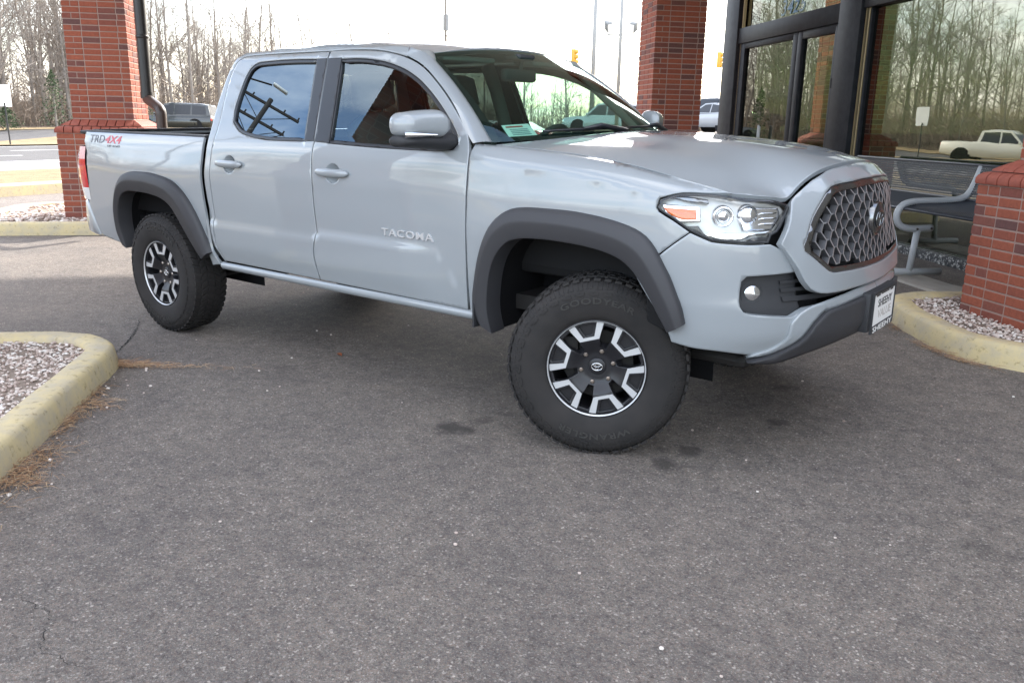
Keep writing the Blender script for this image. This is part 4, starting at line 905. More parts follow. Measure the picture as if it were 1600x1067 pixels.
# slots of the lower grille
sl = MB()
for zz, w in ((.745, .008), (.775, .007), (.805, .006)):
    sl.loft([[np.array(off(f_side, -.02-.03*k)(s_, zz+w*(1 if j else -1))) for s_ in np.linspace(.80, S_MID*2-.80, 60)] for j, k in ((0, 1), (0, 0), (1, 0), (1, 1))])
sl.build('lower_grille_bar', MT['black_plastic'], truck, auto=40)
lv = MB(); lv.loft([[np.array(off(f_side, -.05-.03*k)(s_, zz)) for s_ in np.linspace(.75, S_MID*2-.75, 40)] for k, zz in ((0, .53), (1, .46), (3, .40))]); lv.build('lower_valance', MT['black_plastic'], truck, smooth=True)

# -- licence plate and its holder
px0 = .958
hold = MB().box(px0-.05, px0+.022, -.185, .185, .545, .712, bev=.008).build('plate_holder', MT['black_plastic'], truck, auto=40)
pl = MB().box(px0+.0225, px0+.0275, -.155, .155, .558, .706, bev=.001).build('licence_plate', MT['plate_white'], truck)
def pm(y0, z0): return lambda x, y, d: (px0+.0276+d, y0+x, z0+y)
fr = MB().box(px0+.0225, px0+.031, -.16, .16, .535, .566).box(px0+.0225, px0+.031, -.16, -.150, .566, .712).box(px0+.0225, px0+.031, .150, .16, .566, .712).box(px0+.0225, px0+.031, -.150, .150, .700, .712).build('plate_frame', MT['black_plastic'], pl)
text_on('plate_lettering', 'SHEEHY', lambda x, y, d: (px0+.0312+d, -.140+x, .538+y), .28, .024, MT['plate_white'], pl, .001, bold=.008)
text_on('plate_lettering', 'SHEEHY', pm(-.085, .640), .20, .034, MT['plate_text'], pl, .001, bold=.008)
text_on('plate_lettering', 'VALUE', pm(-.075, .590), .19, .036, MT['plate_silver'], pl, .001)
MB().box(px0+.0276, px0+.029, -.12, -.07, .690, .697).box(px0+.0276, px0+.029, -.05, .06, .692, .697).box(px0+.0276, px0+.029, .08, .12, .690, .697).build('plate_marking', MT['plate_text'], pl)

# -- roof, pillars, glass
rc = []
def rpt(x, y, z):
    rc.append((x, y, z))
    if y: rc.append((x, -y, z))
for p in ((-1.03, 0, 1.742), (-1.2, 0, 1.772), (-1.5, 0, 1.797), (-1.85, 0, 1.803), (-2.2, 0, 1.797), (-2.45, 0, 1.776), (-2.58, 0, 1.742),
          (-1.05, .35, 1.728), (-1.5, .4, 1.785), (-1.85, .4, 1.791), (-2.2, .4, 1.784), (-2.45, .4, 1.764), (-2.58, .4, 1.728), (-1.09, .58, 1.700), (-1.25, .60, 1.730), (-1.5, .60, 1.757), (-1.85, .60, 1.766), (-2.2, .60, 1.760), (-2.45, .58, 1.742), (-2.56, .56, 1.712), (-1.5, .645, 1.744), (-2.0, .645, 1.748), (-2.4, .635, 1.735)):
    rpt(*p)
roof_z = TPS([(a, b) for a, b, c_ in rc], [c_ for a, b, c_ in rc])
half = [(-1.035, 0), (-1.05, .3), (-1.072, .55), (-1.085, .61), (-1.115, .638), (-1.16, .646), (-1.3, .648), (-1.6, .648), (-2.0, .648), (-2.4, .640), (-2.52, .61), (-2.575, .5), (-2.59, 0)]
roof = panel('roof', half+[(x, -y) for x, y in half[::-1][1:-1]], lambda x, y: (np.asarray(x)+0*y, np.asarray(y)+0*x, roof_z(x, y)), P_, truck, res=.05, ref=(-1.8, 0, 1), flange=.015, tilt=.4)
MB().loft([[(x, y, float(roof_z(x, y))-.03) for y in np.linspace(-.64, .64, 13)] for x in np.linspace(-1.06, -2.57, 12)]).build('headliner', MT['headliner'], truck, smooth=True)
fin_ = MB(); rows = []
for t in np.linspace(0, 1, 9): rows.append([(-2.28-.16*t*.9, .045*(1-t)**.6*a*.6, 1.79+.045*t*1.0+(0 if b == 0 else 0)) for a, b in ((-1, 0), (1, 0))])
fin_.loft([[(-2.20-.20*s_, .028*w*(1-h), 1.787+.05*h*math.sin(math.pi*min(1, .15+s_))**.7) for h, w in ((0, -1), (.6, -.8), (1, 0), (.6, .8), (0, 1))] for s_ in np.linspace(0, 1, 8)]).build('roof_antenna', MT['satin_black'], truck, smooth=True)
# windshield
def ws(t, v):
    """t 0 base..1 header, v -1..1 across"""
    yb = .765+(.632-.765)*t; xb = -.565+(-1.075+.565)*t; zb = 1.290+(1.692-1.290)*t
    return (xb+(.29*(1-t)+.045*t)*(1-abs(v)**2.2)+.018*math.sin(math.pi*t), yb*v, zb+(.030+.012*t)*(1-v*v)+.012*math.sin(math.pi*t))
wsh = MB().loft([[ws(t, v) for v in np.linspace(-1, 1, 41)] for t in np.linspace(0, 1, 21)]).build('windshield', MT['glass_windshield'], truck, smooth=True)
bn = MB()
def wso(t, v, d=.003):
    p = Vector(ws(t, v)); a = Vector(ws(min(t+.01, 1.01), v))-Vector(ws(t-.01, v)); b = Vector(ws(t, v+.01))-Vector(ws(t, v-.01)); n = b.cross(a).normalized(); n = n if n.x > 0 else -n
    return p+n*d
for (t0, t1, v0, v1) in ((0, .045, -1, 1), (.955, 1.0, -1, 1), (0, 1, -1, -.955), (0, 1, .955, 1)):
    bn.loft([[wso(t, v, -.002) for v in np.linspace(v0, v1, 30)] for t in np.linspace(t0, t1, 20)])
bn.build('windshield_band', MT['gap_black'], wsh, smooth=True)
for mir, sg in SIDES:
    # pillar strip from the door cut to the glass
    door = np.vstack([resamp([(-1.15, 1.727), (-1.152, 1.705), (-1.153, 1.683)], 7)[:-1], resamp([(-1.153, 1.683), (-1.041, 1.640), (-.904, 1.557), (-.764, 1.449), (-.645, 1.328), (-.598, 1.288)], 26)])
    rtop = resamp([(-1.152, .645), (-1.125, .640), (-1.098, .630), (-1.08, .61)], 7)[:-1]
    rows = []
    for k, (x, z) in enumerate(door):
        t = (k-6)/25; tt = 1-t; w = wso(tt, -1, .004) if k >= 6 else Vector((rtop[k][0], -rtop[k][1], float(roof_z(rtop[k][0], rtop[k][1])))).lerp(wso(1, -1, .004), k/6)
        y = float(f_side(x, z)[1]); a = Vector((x, y, z)); q_ = float(sstep(k, 5, 18)); m_ = (a+w)/2+Vector((.005, -.009, .004))*q_+Vector((.0, -.008, .010))*(1-q_)*min(1, k/4+.35)
        rows.append([tuple(((1-u)**2*a+2*u*(1-u)*(m_*2-(a+w)/2)+u*u*w)*1) for u in np.linspace(0, 1, 8)]+[tuple(w+Vector((-.01, .01, -.012)))])
    rows = [[(x, y*sg, z) for x, y, z in r] for r in rows][1:]
    MB().loft(rows, flip=mir).build('windshield_pillar', P_, truck, smooth=True)
    # mirror
    mx_ = Vector((-.86, -1.02, 1.375))
    rows = []; n = 20
    for k in range(15):
        t = k/14                                                    # 0 inboard .. 1 outboard
        y = -.935-.205*t; xc = -.735-.075*t; hgt = .064*(1-.25*t-.0*t)*(1-max(0, (t-.86)/.14)**2*.55)*(1-max(0, (.12-t)/.12)**2*.35); dep = .075*(1-max(0, (t-.80)/.20)**2*.6)
        zc_ = 1.368+.006*math.sin(math.pi*t)-.004*t
        rows.append([(xc+dep*(abs(math.cos(a))**.75*(1 if math.cos(a) > 0 else -1))*(.72 if math.cos(a) < 0 else 1), y*sg, zc_+hgt*(abs(math.sin(a))**.7*(1 if math.sin(a) > 0 else -1))) for a in np.linspace(0, 2*math.pi, n+1)[:-1]])
    mr = MB().loft(rows, closed=True, caps=True, flip=not mir).build('door_mirror', P_, truck, smooth=True)
    rows2 = [[(x+.003 if abs(z-1.368) > 0 else x, y, min(z, 1.322)-.004) if z < 1.335 else None for x, y, z in r] for r in rows]
    lowr = []
    for k in range(14):
        t = k/13; y = -.86-.28*t; xc = -.755-.06*max(0, t-.2); dep = .072*(1-max(0, (t-.85)/.15)**2*.6); hh = .024+.018*(1-t)
        lowr.append([(xc+dep*math.cos(a), y*sg, 1.298-.006*(1-t)+hh*math.sin(a)) for a in np.linspace(0, 2*math.pi, 17)[:-1]])
    MB().loft(lowr, closed=True, caps=True, flip=not mir).build('mirror_base', MT['black_plastic'], mr, smooth=True)
    st = MB().loft([[(-.672-.078*t+dx_, (-1.02-.118*t)*sg, 1.326+dz_*(.25+.75*t)) for dx_, dz_ in ((0, -.014), (.012, -.010), (.014, 0), (.012, .012), (0, .014))] for t in np.linspace(0, 1, 10)], flip=not mir); st.build('mirror_signal', MT['chrome'], mr, smooth=True)
    MB().loft([[(-.782-.055*t, (-.96-.145*t)*sg, 1.368+hh) for hh in (-.036, .036)] for t in (0, 1)], flip=mir).build('mirror_glass', MT['chrome'], mr)
    panel('mirror_sail', [(-.70, 1.312), (-.688, 1.285), (-.705, 1.258), (-.80, 1.250), (-.86, 1.250), (-.845, 1.40), (-.828, 1.425)], f_side, MT['satin_black'], truck, off=-.004, mir=mir, flange=.01, tilt=.4)
# cowl, wipers
cw = MB().loft([[(-.66+(.33*(1-abs(v)**2.2)) if r == 0 else (-.50+.275*(1-abs(v)**2.2)), .79*v, (1.262+.03*(1-v*v)) if r == 0 else (1.268+.045*(1-v*v))) for v in np.linspace(-1, 1, 31)] for r in (0, 1)]).build('cowl', MT['black_plastic'], truck, smooth=True)
wp = []
for y0, v0, v1, t0, t1 in ((-.20, -.72, -.02, .055, .045), (.36, -.10, .86, .045, .075)):
    w_ = MB(); w_.tube([wso(t0+(t1-t0)*k, v0+(v1-v0)*k, .012) for k in np.linspace(0, 1, 16)], .006, 6); a = Vector(wso(.0, (v0+v1)/2+.25, .02)); w_.tube([a, wso(.05, (v0+v1)/2+.05, .03), wso((t0+t1)/2, (v0+v1)/2-.08, .018)], [.014, .011, .006], 8)
    w_.build('wiper', MT['satin_black'], truck, smooth=True)
# sticker inside the glass, passenger corner
def stk(x, y, d): t0, v0 = .035, -.90; return wso(t0+y/.55, v0+x/.74, -.008+d)
sp = MB().loft([[stk(.115*i/4, .072*j/4, 0) for i in range(5)] for j in range(5)]).build('dealer_sticker', MT['paper'], truck)
MB().loft([[stk(.012+.07*i/4, .056+.007*j, .0015) for i in range(5)] for j in range(2)]).build('sticker_print', MT['print_red'], sp)
pb = MB()
for j in range(4): pb.loft([[stk(.02+.075*i/4, .016+.009*j+.004*k, .0015) for i in range(5)] for k in range(2)])
pb.build('sticker_print', MT['print_grey'], sp)
# cab rear wall with its window
def f_back(y, z): return -2.615+.14*(np.asarray(z)-1.25)*1.0+.0*y, np.asarray(y, float)+0*z, np.asarray(z, float)+0*y
BW = [(-.86, .55), (-.885, .9), (-.86, 1.26), (-.76, 1.52), (-.66, 1.70), (-.5, 1.728), (0, 1.74), (.5, 1.728), (.66, 1.70), (.76, 1.52), (.86, 1.26), (.885, .9), (.86, .55)]
BH = [(-.66, 1.31), (-.58, 1.62), (0, 1.645), (.58, 1.62), (.66, 1.31), (0, 1.30)]
cb = panel('cab_rear_wall', BW, f_back, P_, truck, holes=[BH], ref=(0, 0, 1), res=.07)
panel('rear_window', BH, f_back, MT['glass_privacy'], truck, off=-.008, ref=(0, 0, 1), res=.1, flange=0, tilt=0)

# -- interior
it = MB(); rows = []
for x, z in ((-.50, 1.235), (-.62, 1.255), (-.80, 1.262), (-.95, 1.245), (-1.02, 1.19), (-1.03, 1.0), (-.98, .8)):
    rows.append([(x+(.22*(1-abs(v)**2) if x > -.7 else .02*(1-v*v)), .77*v, z-.02*abs(v)**3) for v in np.linspace(-1, 1, 21)])
it.loft(rows, flip=True); it.build('dashboard', MT['interior_grey'], truck, smooth=True)
MB().loft([[(-.86-.16*math.cos(a)*0+.12*(k-1), .37+.20*math.cos(a), 1.245+.065*math.sin(a)*(1-.2*k)) for a in np.linspace(0, math.pi, 12)] for k in (0, 1)]).build('instrument_hood', MT['interior_dark'], truck, smooth=True)
swc = Vector((-1.08, .37, 1.17)); swd = Vector((-.90, 0, .43)).normalized(); sa = Vector((0, 1, 0)); sb = swd.cross(sa)
sw = MB().tube([swc+(sa*math.cos(t)+sb*math.sin(t))*.188 for t in np.linspace(0, 2*math.pi, 37)], .016, 8, caps=False)
for t in (R_(0), R_(180), R_(250 if sb.z > 0 else 70)): sw.tube([swc+swd*-.02, swc+(sa*math.cos(t)+sb*math.sin(t))*.18], [.035, .016], 6)
sw.tube([swc-swd*.015, swc+swd*.02], [.075, .06], 16); sw.tube([swc, swc-swd*.25], .03, 8)
swo = sw.build('steering_wheel', MT['interior_dark'], truck, smooth=True)
em = MB(); emblem(em, lambda a, b: swc+swd*.022+sa*-a+sb*b, .035, .004); em.build('wheel_emblem', MT['chrome'], swo, smooth=True)
def seat(y, x, rear=False):
    s_ = MB(); w = .25 if not rear else .30
    def slab(P0, P1, w0, w1, th):
        d = (P1-P0).normalized(); n = Vector((-d.z, 0, d.x)); rows = []
        for k in range(9):
            t = k/8; c_ = P0.lerp(P1, t); ww = w0+(w1-w0)*t; e = 1-.5*max(0, abs(t-.5)*2-.8)/.2
            rows.append([c_+Vector((0, y0, 0))*1+n*z0 for y0, z0 in [(y+ww*e*math.copysign(abs(math.cos(a))**.5, math.cos(a)), th*e*math.copysign(abs(math.sin(a))**.6, math.sin(a))) for a in np.linspace(0, 2*math.pi, 21)[:-1]]])
        s_.loft(rows, closed=True, caps=True)
    slab(Vector((x+.28, 0, .88)), Vector((x-.22, 0, .82)), w, w, .08); slab(Vector((x-.20, 0, .84)), Vector((x-.36, 0, 1.40)), w, w*.85, .075); slab(Vector((x-.36, 0, 1.43)), Vector((x-.41, 0, 1.63)), .14, .13, .05)
    s_.tube([(x-.355, y-.06, 1.36), (x-.385, y-.06, 1.5)], .007, 6); s_.tube([(x-.355, y+.06, 1.36), (x-.385, y+.06, 1.5)], .007, 6)
    s_.build('seat', MT['seat_cloth'], truck, auto=60)
for y in (-.37, .37): seat(y, -1.38)
for y in (-.36, .36): seat(y, -2.15, True)
rv = MB().box(-1.03, -.985, -.14, .13, 1.575, 1.64, bev=.015); rv.tube([(-1.0, 0, 1.63), (-.99, 0, 1.70)], .012, 8); rv.build('rear_view_mirror', MT['interior_dark'], truck, auto=50)
MB().box(-1.06, -.95, -.07, .07, 1.685, 1.715, bev=.012).build('camera_housing', MT['interior_dark'], truck, auto=50)
for y in (-.36, .36): MB().box(-1.14, -1.04, y-.2, y+.2, 1.665, 1.69, bev=.01).build('sun_visor', MT['headliner'], truck, auto=50)
MB().box(-2.58, -.55, -.80, .80, .60, .68).box(-2.58, -2.52, -.78, .78, .68, 1.25).build('cab_floor', MT['interior_dark'], truck)
for mir, sg in SIDES:
    MB().box(-1.78, -1.66, (.80 if sg < 0 else -.83), (.83 if sg < 0 else -.80), .68, 1.26).build('inner_pillar', MT['interior_dark'], truck)
    MB().tube([(-1.72, -.80*sg, 1.26), (-1.74, -.70*sg, 1.55), (-1.75, -.62*sg, 1.70)], .045, 8).build('inner_pillar', MT['headliner'], truck, smooth=True)
    MB().tube([(-.64, -.77*sg, 1.28), (-.92, -.70*sg, 1.52), (-1.08, -.62*sg, 1.68), (-1.5, -.60*sg, 1.73)], .03, 8).build('inner_pillar', MT['headliner'], truck, smooth=True)

# -- cargo bed, tail
bd = MB(); bd.box(-4.22, -2.70, -.74, .74, .72, .76)
bd.box(-4.22, -2.70, -.80, -.745, .76, 1.245); bd.box(-4.22, -2.70, .745, .80, .76, 1.245); bd.box(-2.76, -2.70, -.745, .745, .76, 1.245)
bd.build('bed_liner', MT['liner'], truck)
for mir, sg in SIDES:
    rl = MB().loft([[(x, -sg*y, z) for y, z in ((.862, 1.252), (.864, 1.264), (.855, 1.272), (.76, 1.272), (.742, 1.262), (.742, 1.22))] for x in np.linspace(-4.22, -2.69, 12)], caps=True, flip=not mir); rl.build('bed_rail_cap', MT['black_plastic'], truck, auto=40)
    # tail lamp wrapping the corner
    rows = []
    for z in np.linspace(.80, 1.165, 14):
        y0 = float(-f_side(-4.12, z)[1]); b = .012*math.sin(math.pi*(z-.80)/.365)
        top = max(0, (z-1.10)/.065); xs = -4.112+.01*top
        rows.append([(xs-.005, -sg*(y0+.002), z), (xs-.06, -sg*(y0+b+.002), z), (xs-.12, -sg*(y0-.012+b), z), (xs-.165, -sg*(y0-.05), z), (xs-.185, -sg*(y0-.11), z), (xs-.19, -sg*(y0-.17), z)])
    for nm, a, b, mt in (('tail_lamp', 3, 11, 'red_lens'), ('lamp_top', 10, 14, 'pink_lens'), ('reverse_lens', 0, 4, 'white_lens')):
        o_ = MB().loft(rows[a:b], flip=mir).build(nm, MT[mt], truck if nm == 'tail_lamp' else tl, smooth=True)
        if nm == 'tail_lamp': tl = o_
    MB().loft([[(x+.02, y*.985, z) for x, y, z in r] for r in rows], flip=mir).build('lamp_body', MT['gap_black'], tl)
    # rear bumper
    rows = []
    for x, y, zb, zt in ((-4.05, .885, .545, .575), (-4.10, .893, .548, .66), (-4.16, .892, .55, .775), (-4.25, .870, .555, .795), (-4.33, .80, .56, .795), (-4.37, .62, .56, .795), (-4.385, .3, .56, .79), (-4.39, 0, .56, .79)):
        rows.append([(x, -sg*(y-.03), zb), (x, -sg*y, zb+.02), (x-.004, -sg*(y+.004), (zb+zt)/2), (x, -sg*y, zt-.012), (x+.01, -sg*(y-.012), zt), (x+.05, -sg*(y-.10), zt)])
    MB().loft(rows, flip=mir).build('rear_bumper', MT['chrome_dark'] if 0 else P_, truck, auto=50)
tg = MB().box(-4.285, -4.22, -.735, .735, .80, 1.262, bev=.012).build('tailgate', P_, truck, auto=45)
MB().box(-4.232, -4.216, -.72, .72, .80, 1.24).build('tailgate_liner', MT['liner'], tg)
MB().box(-4.292, -4.20, -.74, .74, 1.262, 1.275, bev=.004).build('tailgate_cap', MT['black_plastic'], tg, auto=45)
for mir, sg in SIDES:
    MB().loft([[(x, -sg*y, z) for z in np.linspace(.60, 1.262, 8)] for x, y in ((-4.10, .86), (-4.20, .84), (-4.27, .79), (-4.28, .735))], flip=not mir).build('bed_corner', P_, truck, smooth=True)

# -- lettering on the flank
def flank(X0, z0, sg=1, slope=0.):
    def g(x, y, d):
        X = X0+x; z = z0+y+slope*x; p = f_side(X, z); return (float(p[0]), float(p[1])-d, float(p[2]))
    return g
text_on('model_badge', 'TACOMA', flank(-1.160, .832), .35, .036, MT['machined'], truck, .006, bold=.01, spacing=1.15)
text_on('decal_lettering', 'TRD', flank(-4.045, 1.196), .20, .050, MT['badge_grey'], truck, .0015, shear=.12)
text_on('decal_lettering', '4X4', flank(-3.835, 1.196), .21, .050, MT['badge_red'], truck, .0015, bold=.015, shear=.2)
text_on('decal_lettering', 'OFF ROAD', flank(-3.80, 1.172), .17, .014, MT['badge_grey'], truck, .0012)

# -- underbody
ub = MB().box(-4.15, .60, -.48, -.40, .42, .54, bev=.01).box(-4.15, .60, .40, .48, .42, .54, bev=.01).box(-2.6, .3, -.70, .70, .53, .60).box(-1.9, -1.2, -.40, .25, .36, .50, bev=.04).box(-2.9, -2.2, -.38, -.1, .42, .5, bev=.03).box(-.6, .4, -.35, .35, .34, .55, bev=.06)
ub.tube([(-3.9, .45, .45), (-2.2, .42, .42), (-.6, .3, .42)], .035, 10); ub.tube([(-3.235, -.66, .385), (-3.235, .66, .385)], .05, 12); ub.tube([(-3.235, -.12, .385), (-3.235, .12, .385)], [.13, .15], 14); ub.tube([(-3.235, 0, .40), (-1.6, 0, .47)], .035, 10)
ub.tube([(-3.9, -.55, .52), (-3.235, -.55, .33), (-2.5, -.55, .50)], .03, 6); ub.tube([(-3.9, .55, .52), (-3.235, .55, .33), (-2.5, .55, .50)], .03, 6)
ub.tube([(.02, -.70, .36), (.0, -.2, .40)], .04, 8); ub.tube([(.02, .70, .36), (.0, .2, .40)], .04, 8)
ub.build('chassis', MT['steel_dark'], truck, auto=45)
MB().box(-4.2, -2.7, -.78, .78, .60, .72).build('bed_floor', MT['liner'], truck)
MB().box(-3.86, -3.80, -.60, -.52, .30, .36, bev=.01).build('shackle', MT['rust_steel'], truck)
MB().box(.28, .62, -.55, .55, .40, .46, bev=.03).build('skid_plate', MT['steel_dark'], truck, auto=45)
for mir, sg in SIDES: MB().box(-.545, -.535, min(-.93*sg, -.66*sg), max(-.93*sg, -.66*sg), .47, .58).build('mud_guard', MT['black_plastic'], truck)

# -- wheels (axis = local Z, outward)
def wheel_parts():
    P = {}
    ty = MB()
    half_p = [(.204, .100), (.211, .114), (.217, .121), (.232, .128), (.262, .1345), (.292, .137), (.318, .1355), (.338, .131), (.352, .125), (.363, .116), (.371, .106), (.3765, .092), (.3785, .06), (.380, .02)]
    zpf = spl([r for r, h in half_p], [h for r, h in half_p])
    prof = half_p+[(r, -h) for r, h in half_p[::-1]]
    ty.lathe(prof, 96)
    P['tyre'] = (ty, None)
    tb = MB(); NP = 54
    def blk(t0, t1, z0, z1, r0, r1, sk=0., tap=.08):
        V = []
        for r in (r0, r1):
            k = tap if r == r1 else 0; dt, dz_ = (t1-t0)*k, (z1-z0)*k
            for z in (z0+dz_, z1-dz_):
                for t in (t0+dt, t1-dt):
                    a = t+sk*(z-z0); V.append((r*math.cos(a), r*math.sin(a), z))
        tb.add(V, [(0, 2, 3, 1), (4, 5, 7, 6), (0, 1, 5, 4), (2, 6, 7, 3), (0, 4, 6, 2), (1, 3, 7, 5)])
    dp = 2*math.pi/NP
    for i in range(NP):
        t = i*dp
        for sg in (-1, 1):
            z0, z1 = sorted((sg*.072, sg*.112)); blk(t+.06*dp, t+.72*dp, z0, z1, .374, .3845, .9*sg, .04)
            z0, z1 = sorted((sg*.028, sg*.066)); blk(t+.30*dp, t+.98*dp, z0, z1, .376, .3870, -1.6*sg, .04)
            # lugs running down the shoulder
            for k, (a0, a1) in enumerate(((.06, .46), (.54, .80))):
                V = []; zo = .0014
                st_ = ((.3765, .0945), (.3705, .1065), (.3625, .1165), (.352, .1252), (.341 if i % 2 else .3455, .1302 if i % 2 else .1286))
                for (r, z) in st_:
                    for aa, up in ((a0, -.002), (a0+.04, zo), (a1-.04, zo), (a1, -.002)): V.append(((r+up*.6)*math.cos(t+aa*dp), (r+up*.6)*math.sin(t+aa*dp), sg*(z+up*.8)))
                Fq = [(j*4+c, j*4+c+1, j*4+c+5, j*4+c+4) for j in range(4) for c in range(3)]+[(16, 17, 18, 19)]
                tb.add(V, [f_[::-1] if sg < 0 else f_ for f_ in Fq])
        blk(t+.02*dp, t+.66*dp, -.022, .022, .376, .3875, .6, .04)
    # raised hooks on the sidewall
    for i in range(36):
        t = i*2*math.pi/36
        for (a0, a1, r0, r1) in ((0, .10, .3205, .3285), (.0, .030, .3285, .334), (.06, .125, .3285, .3325)):
            V = [(r*math.cos(t+a), r*math.sin(t+a), float(zpf(r))+z) for z in (-.003, .0042) for r in (r0, r1) for a in (a0, a1)]
            tb.add(V, [(4, 5, 7, 6), (0, 1, 5, 4), (2, 6, 7, 3), (0, 4, 6, 2), (1, 3, 7, 5)])
    P['tread'] = (tb, 30)
    return P
def arc_text(mb, s, r, h, a_mid, z0, ang):
    V, F = text_geo(s, extrude=.5, bold=.02, spacing=1.1); V[:, 0] = V[:, 0]/V[:, 0].max()-.5; V[:, 1] = V[:, 1]/V[:, 1].max()
    out = []
    for x, y, d in V:
        a = a_mid-x*ang; rr = r+y*h; out.append((rr*math.cos(a), rr*math.sin(a), z0+(.0034 if d > 0 else -.003)))
    mb.add(out, F)
WP = wheel_parts()
wheel_root = thing('tmp', '', '')
ty_me = WP['tyre'][0].build('tyre', MT['tyre_rubber'], smooth=True); tr_o = WP['tread'][0].build('tread', MT['tyre_rubber'])
lts = []
for s_, a_ in (('GOODYEAR', 90), ('WRANGLER', 270)): lt = MB(); arc_text(lt, s_, .283, .026, R_(a_), .1372, R_(62)); lts.append(lt.build('sidewall_lettering', MT['tyre_lettering']))
RW = .2065
bar = MB().lathe([(.2125, .1195), (.2095, .1215), (.2055, .1185), (.2025, .105), (.197, .085), (.190, .02), (.184, -.08), (.10, -.085), (0, -.085)], 64); bar_o = bar.build('wheel', MT['wheel_dark'], auto=50)
MB  # machined lip
lip_o = MB().lathe([(.2085, .1222), (.2055, .1200), (.2035, .1165)], 64).build('rim_lip', MT['machined'], smooth=True)
def f_sp(x, y):
    r = np.sqrt(np.asarray(x)**2+np.asarray(y)**2); return np.asarray(x, float)+0*y, np.asarray(y, float)+0*x, .076+.030*sstep(r, .055, .128)-.004*sstep(r, .05, .0)
def rot2(poly, a, S=1.): return [((x*math.cos(a)-y*math.sin(a))*S, (x*math.sin(a)+y*math.cos(a))*S) for x, y in poly]
WIN = [(-.105, .905), (.105, .905), (.125, .70), (.085, .52), (.06, .41), (-.06, .41), (-.085, .52), (-.125, .70)]
POC = [(-.165, .925), (.165, .925), (.075, .70), (-.075, .70)]
UU = [(-.372, .893), (-.30, .921), (-.215, .946), (-.105, .672), (.105, .672), (.215, .946), (.30, .921), (.372, .893), (.20, .595), (-.20, .595)]
ROT0 = R_(105)-R_(90)
wins = [rot2(WIN, ROT0+R_(30+60*k), RW) for k in range(6)]; pocs = [rot2(POC, ROT0+R_(60*k), RW) for k in range(6)]
sp_o = panel('spoke_face', circ(0, 0, RW*.975, RW*.975, 48), f_sp, MT['wheel_dark'], None, res=.012, flange=.035, holes=wins+pocs, ref=(0, 0, -1), rr=.004, corner=50, tilt=.6)
pfs = []
for q in pocs:
    pf = MB(); c_ = np.mean(q, 0); pf.add([(c_[0]+(x-c_[0])*1.05, c_[1]+(y-c_[1])*1.05, .090) for x, y in q], [(0, 1, 2, 3)])
    pfs.append(pf.build('pocket_floor', MT['wheel_dark']))
us = []
for k in range(6):
    u_ = MB(); poly = rot2(UU, ROT0+R_(60*k), RW); n = len(poly)
    c_ = np.array(rot2([(0, .78)], ROT0+R_(60*k), RW)[0])
    # concave outline: two legs and a bar, each a small prism butted together
    loc_ = [[(-.366, .896), (-.30, .921), (-.232, .941), (-.115, .664), (-.20, .598)], [(.366, .896), (.20, .598), (.115, .664), (.232, .941), (.30, .921)], [(-.20, .598), (-.115, .664), (.115, .664), (.20, .598)]]
    for pg in loc_:
        pg = rot2(pg, ROT0+R_(60*k), RW)
        if area2(np.array(pg)) < 0: pg = pg[::-1]
        u_.prism(pg, lambda x, y, d: (x, y, float(f_sp(x, y)[2])+d), -.012, .0025)
    us.append(u_.build('machined_accent', MT['machined']))
hub = MB().lathe([(0, .083), (.030, .083), (.036, .080), (.042, .066), (.094, .060), (.10, .05)], 36)
for k in range(6): hub.tube([(math.cos(R_(60*k+15))*.070, math.sin(R_(60*k+15))*.070, z) for z in (.058, .0735)], [.0165, .0150], 12)
hub_o = hub.build('hub', MT['wheel_dark'], auto=35)
nuts = []
for k in range(6): nuts.append(MB().tube([(math.cos(R_(60*k+15))*.070, math.sin(R_(60*k+15))*.070, z) for z in (.070, .084, .0875)], [.0108, .0102, .006], 6).build('lug_nut', MT['lug'], auto=30))
cap = MB(); emblem(cap, lambda a, b: Vector((a, b, .0845)), .023, .0021); cap_o = cap.build('cap_emblem', MT['chrome'], smooth=True)
rot_o = MB().lathe([(.05, .03), (.150, .03), (.150, .005), (.05, .005)], 40).lathe([(.0, .055), (.06, .055), (.07, .02)], 24).build('brake_disc', MT['steel_dark'], auto=40)
cal_o = MB().box(-.165, -.085, .02, .12, -.02, .055, bev=.01).build('brake_caliper', MT['steel_dark'], auto=40)
protos = [ty_me, tr_o, lip_o, sp_o, hub_o, cap_o, rot_o, cal_o]+us+nuts+lts+pfs
bpy.data.objects.remove(wheel_root)
def put_wheel(x, y, steer, right, spin=0., first=False):
    w = bar_o if first else bar_o.copy()
    if not first: C.objects.link(w)
    w.parent = truck; w.location = (x, y, .387); w.rotation_euler = Matrix.Rotation(steer+(0 if right else math.pi), 4, 'Z').to_quaternion().to_matrix().to_4x4().to_euler()
    Mx = Matrix.Rotation(steer+(0 if right else math.pi), 4, 'Z') @ Matrix.Rotation(math.pi/2, 4, 'X') @ Matrix.Rotation(spin, 4, 'Z')
    w.rotation_euler = Mx.to_euler()
    for p in protos:
        c_ = p if first else p.copy()
        if not first: C.objects.link(c_)
        c_.parent = w
STEER = R_(26)
put_wheel(.055, -.785, STEER, True, 0, True)
put_wheel(-3.235, -.80, 0, True, R_(-14)); put_wheel(-.03, .80, STEER, False, .5); put_wheel(-3.235, .80, 0, False, 1.)
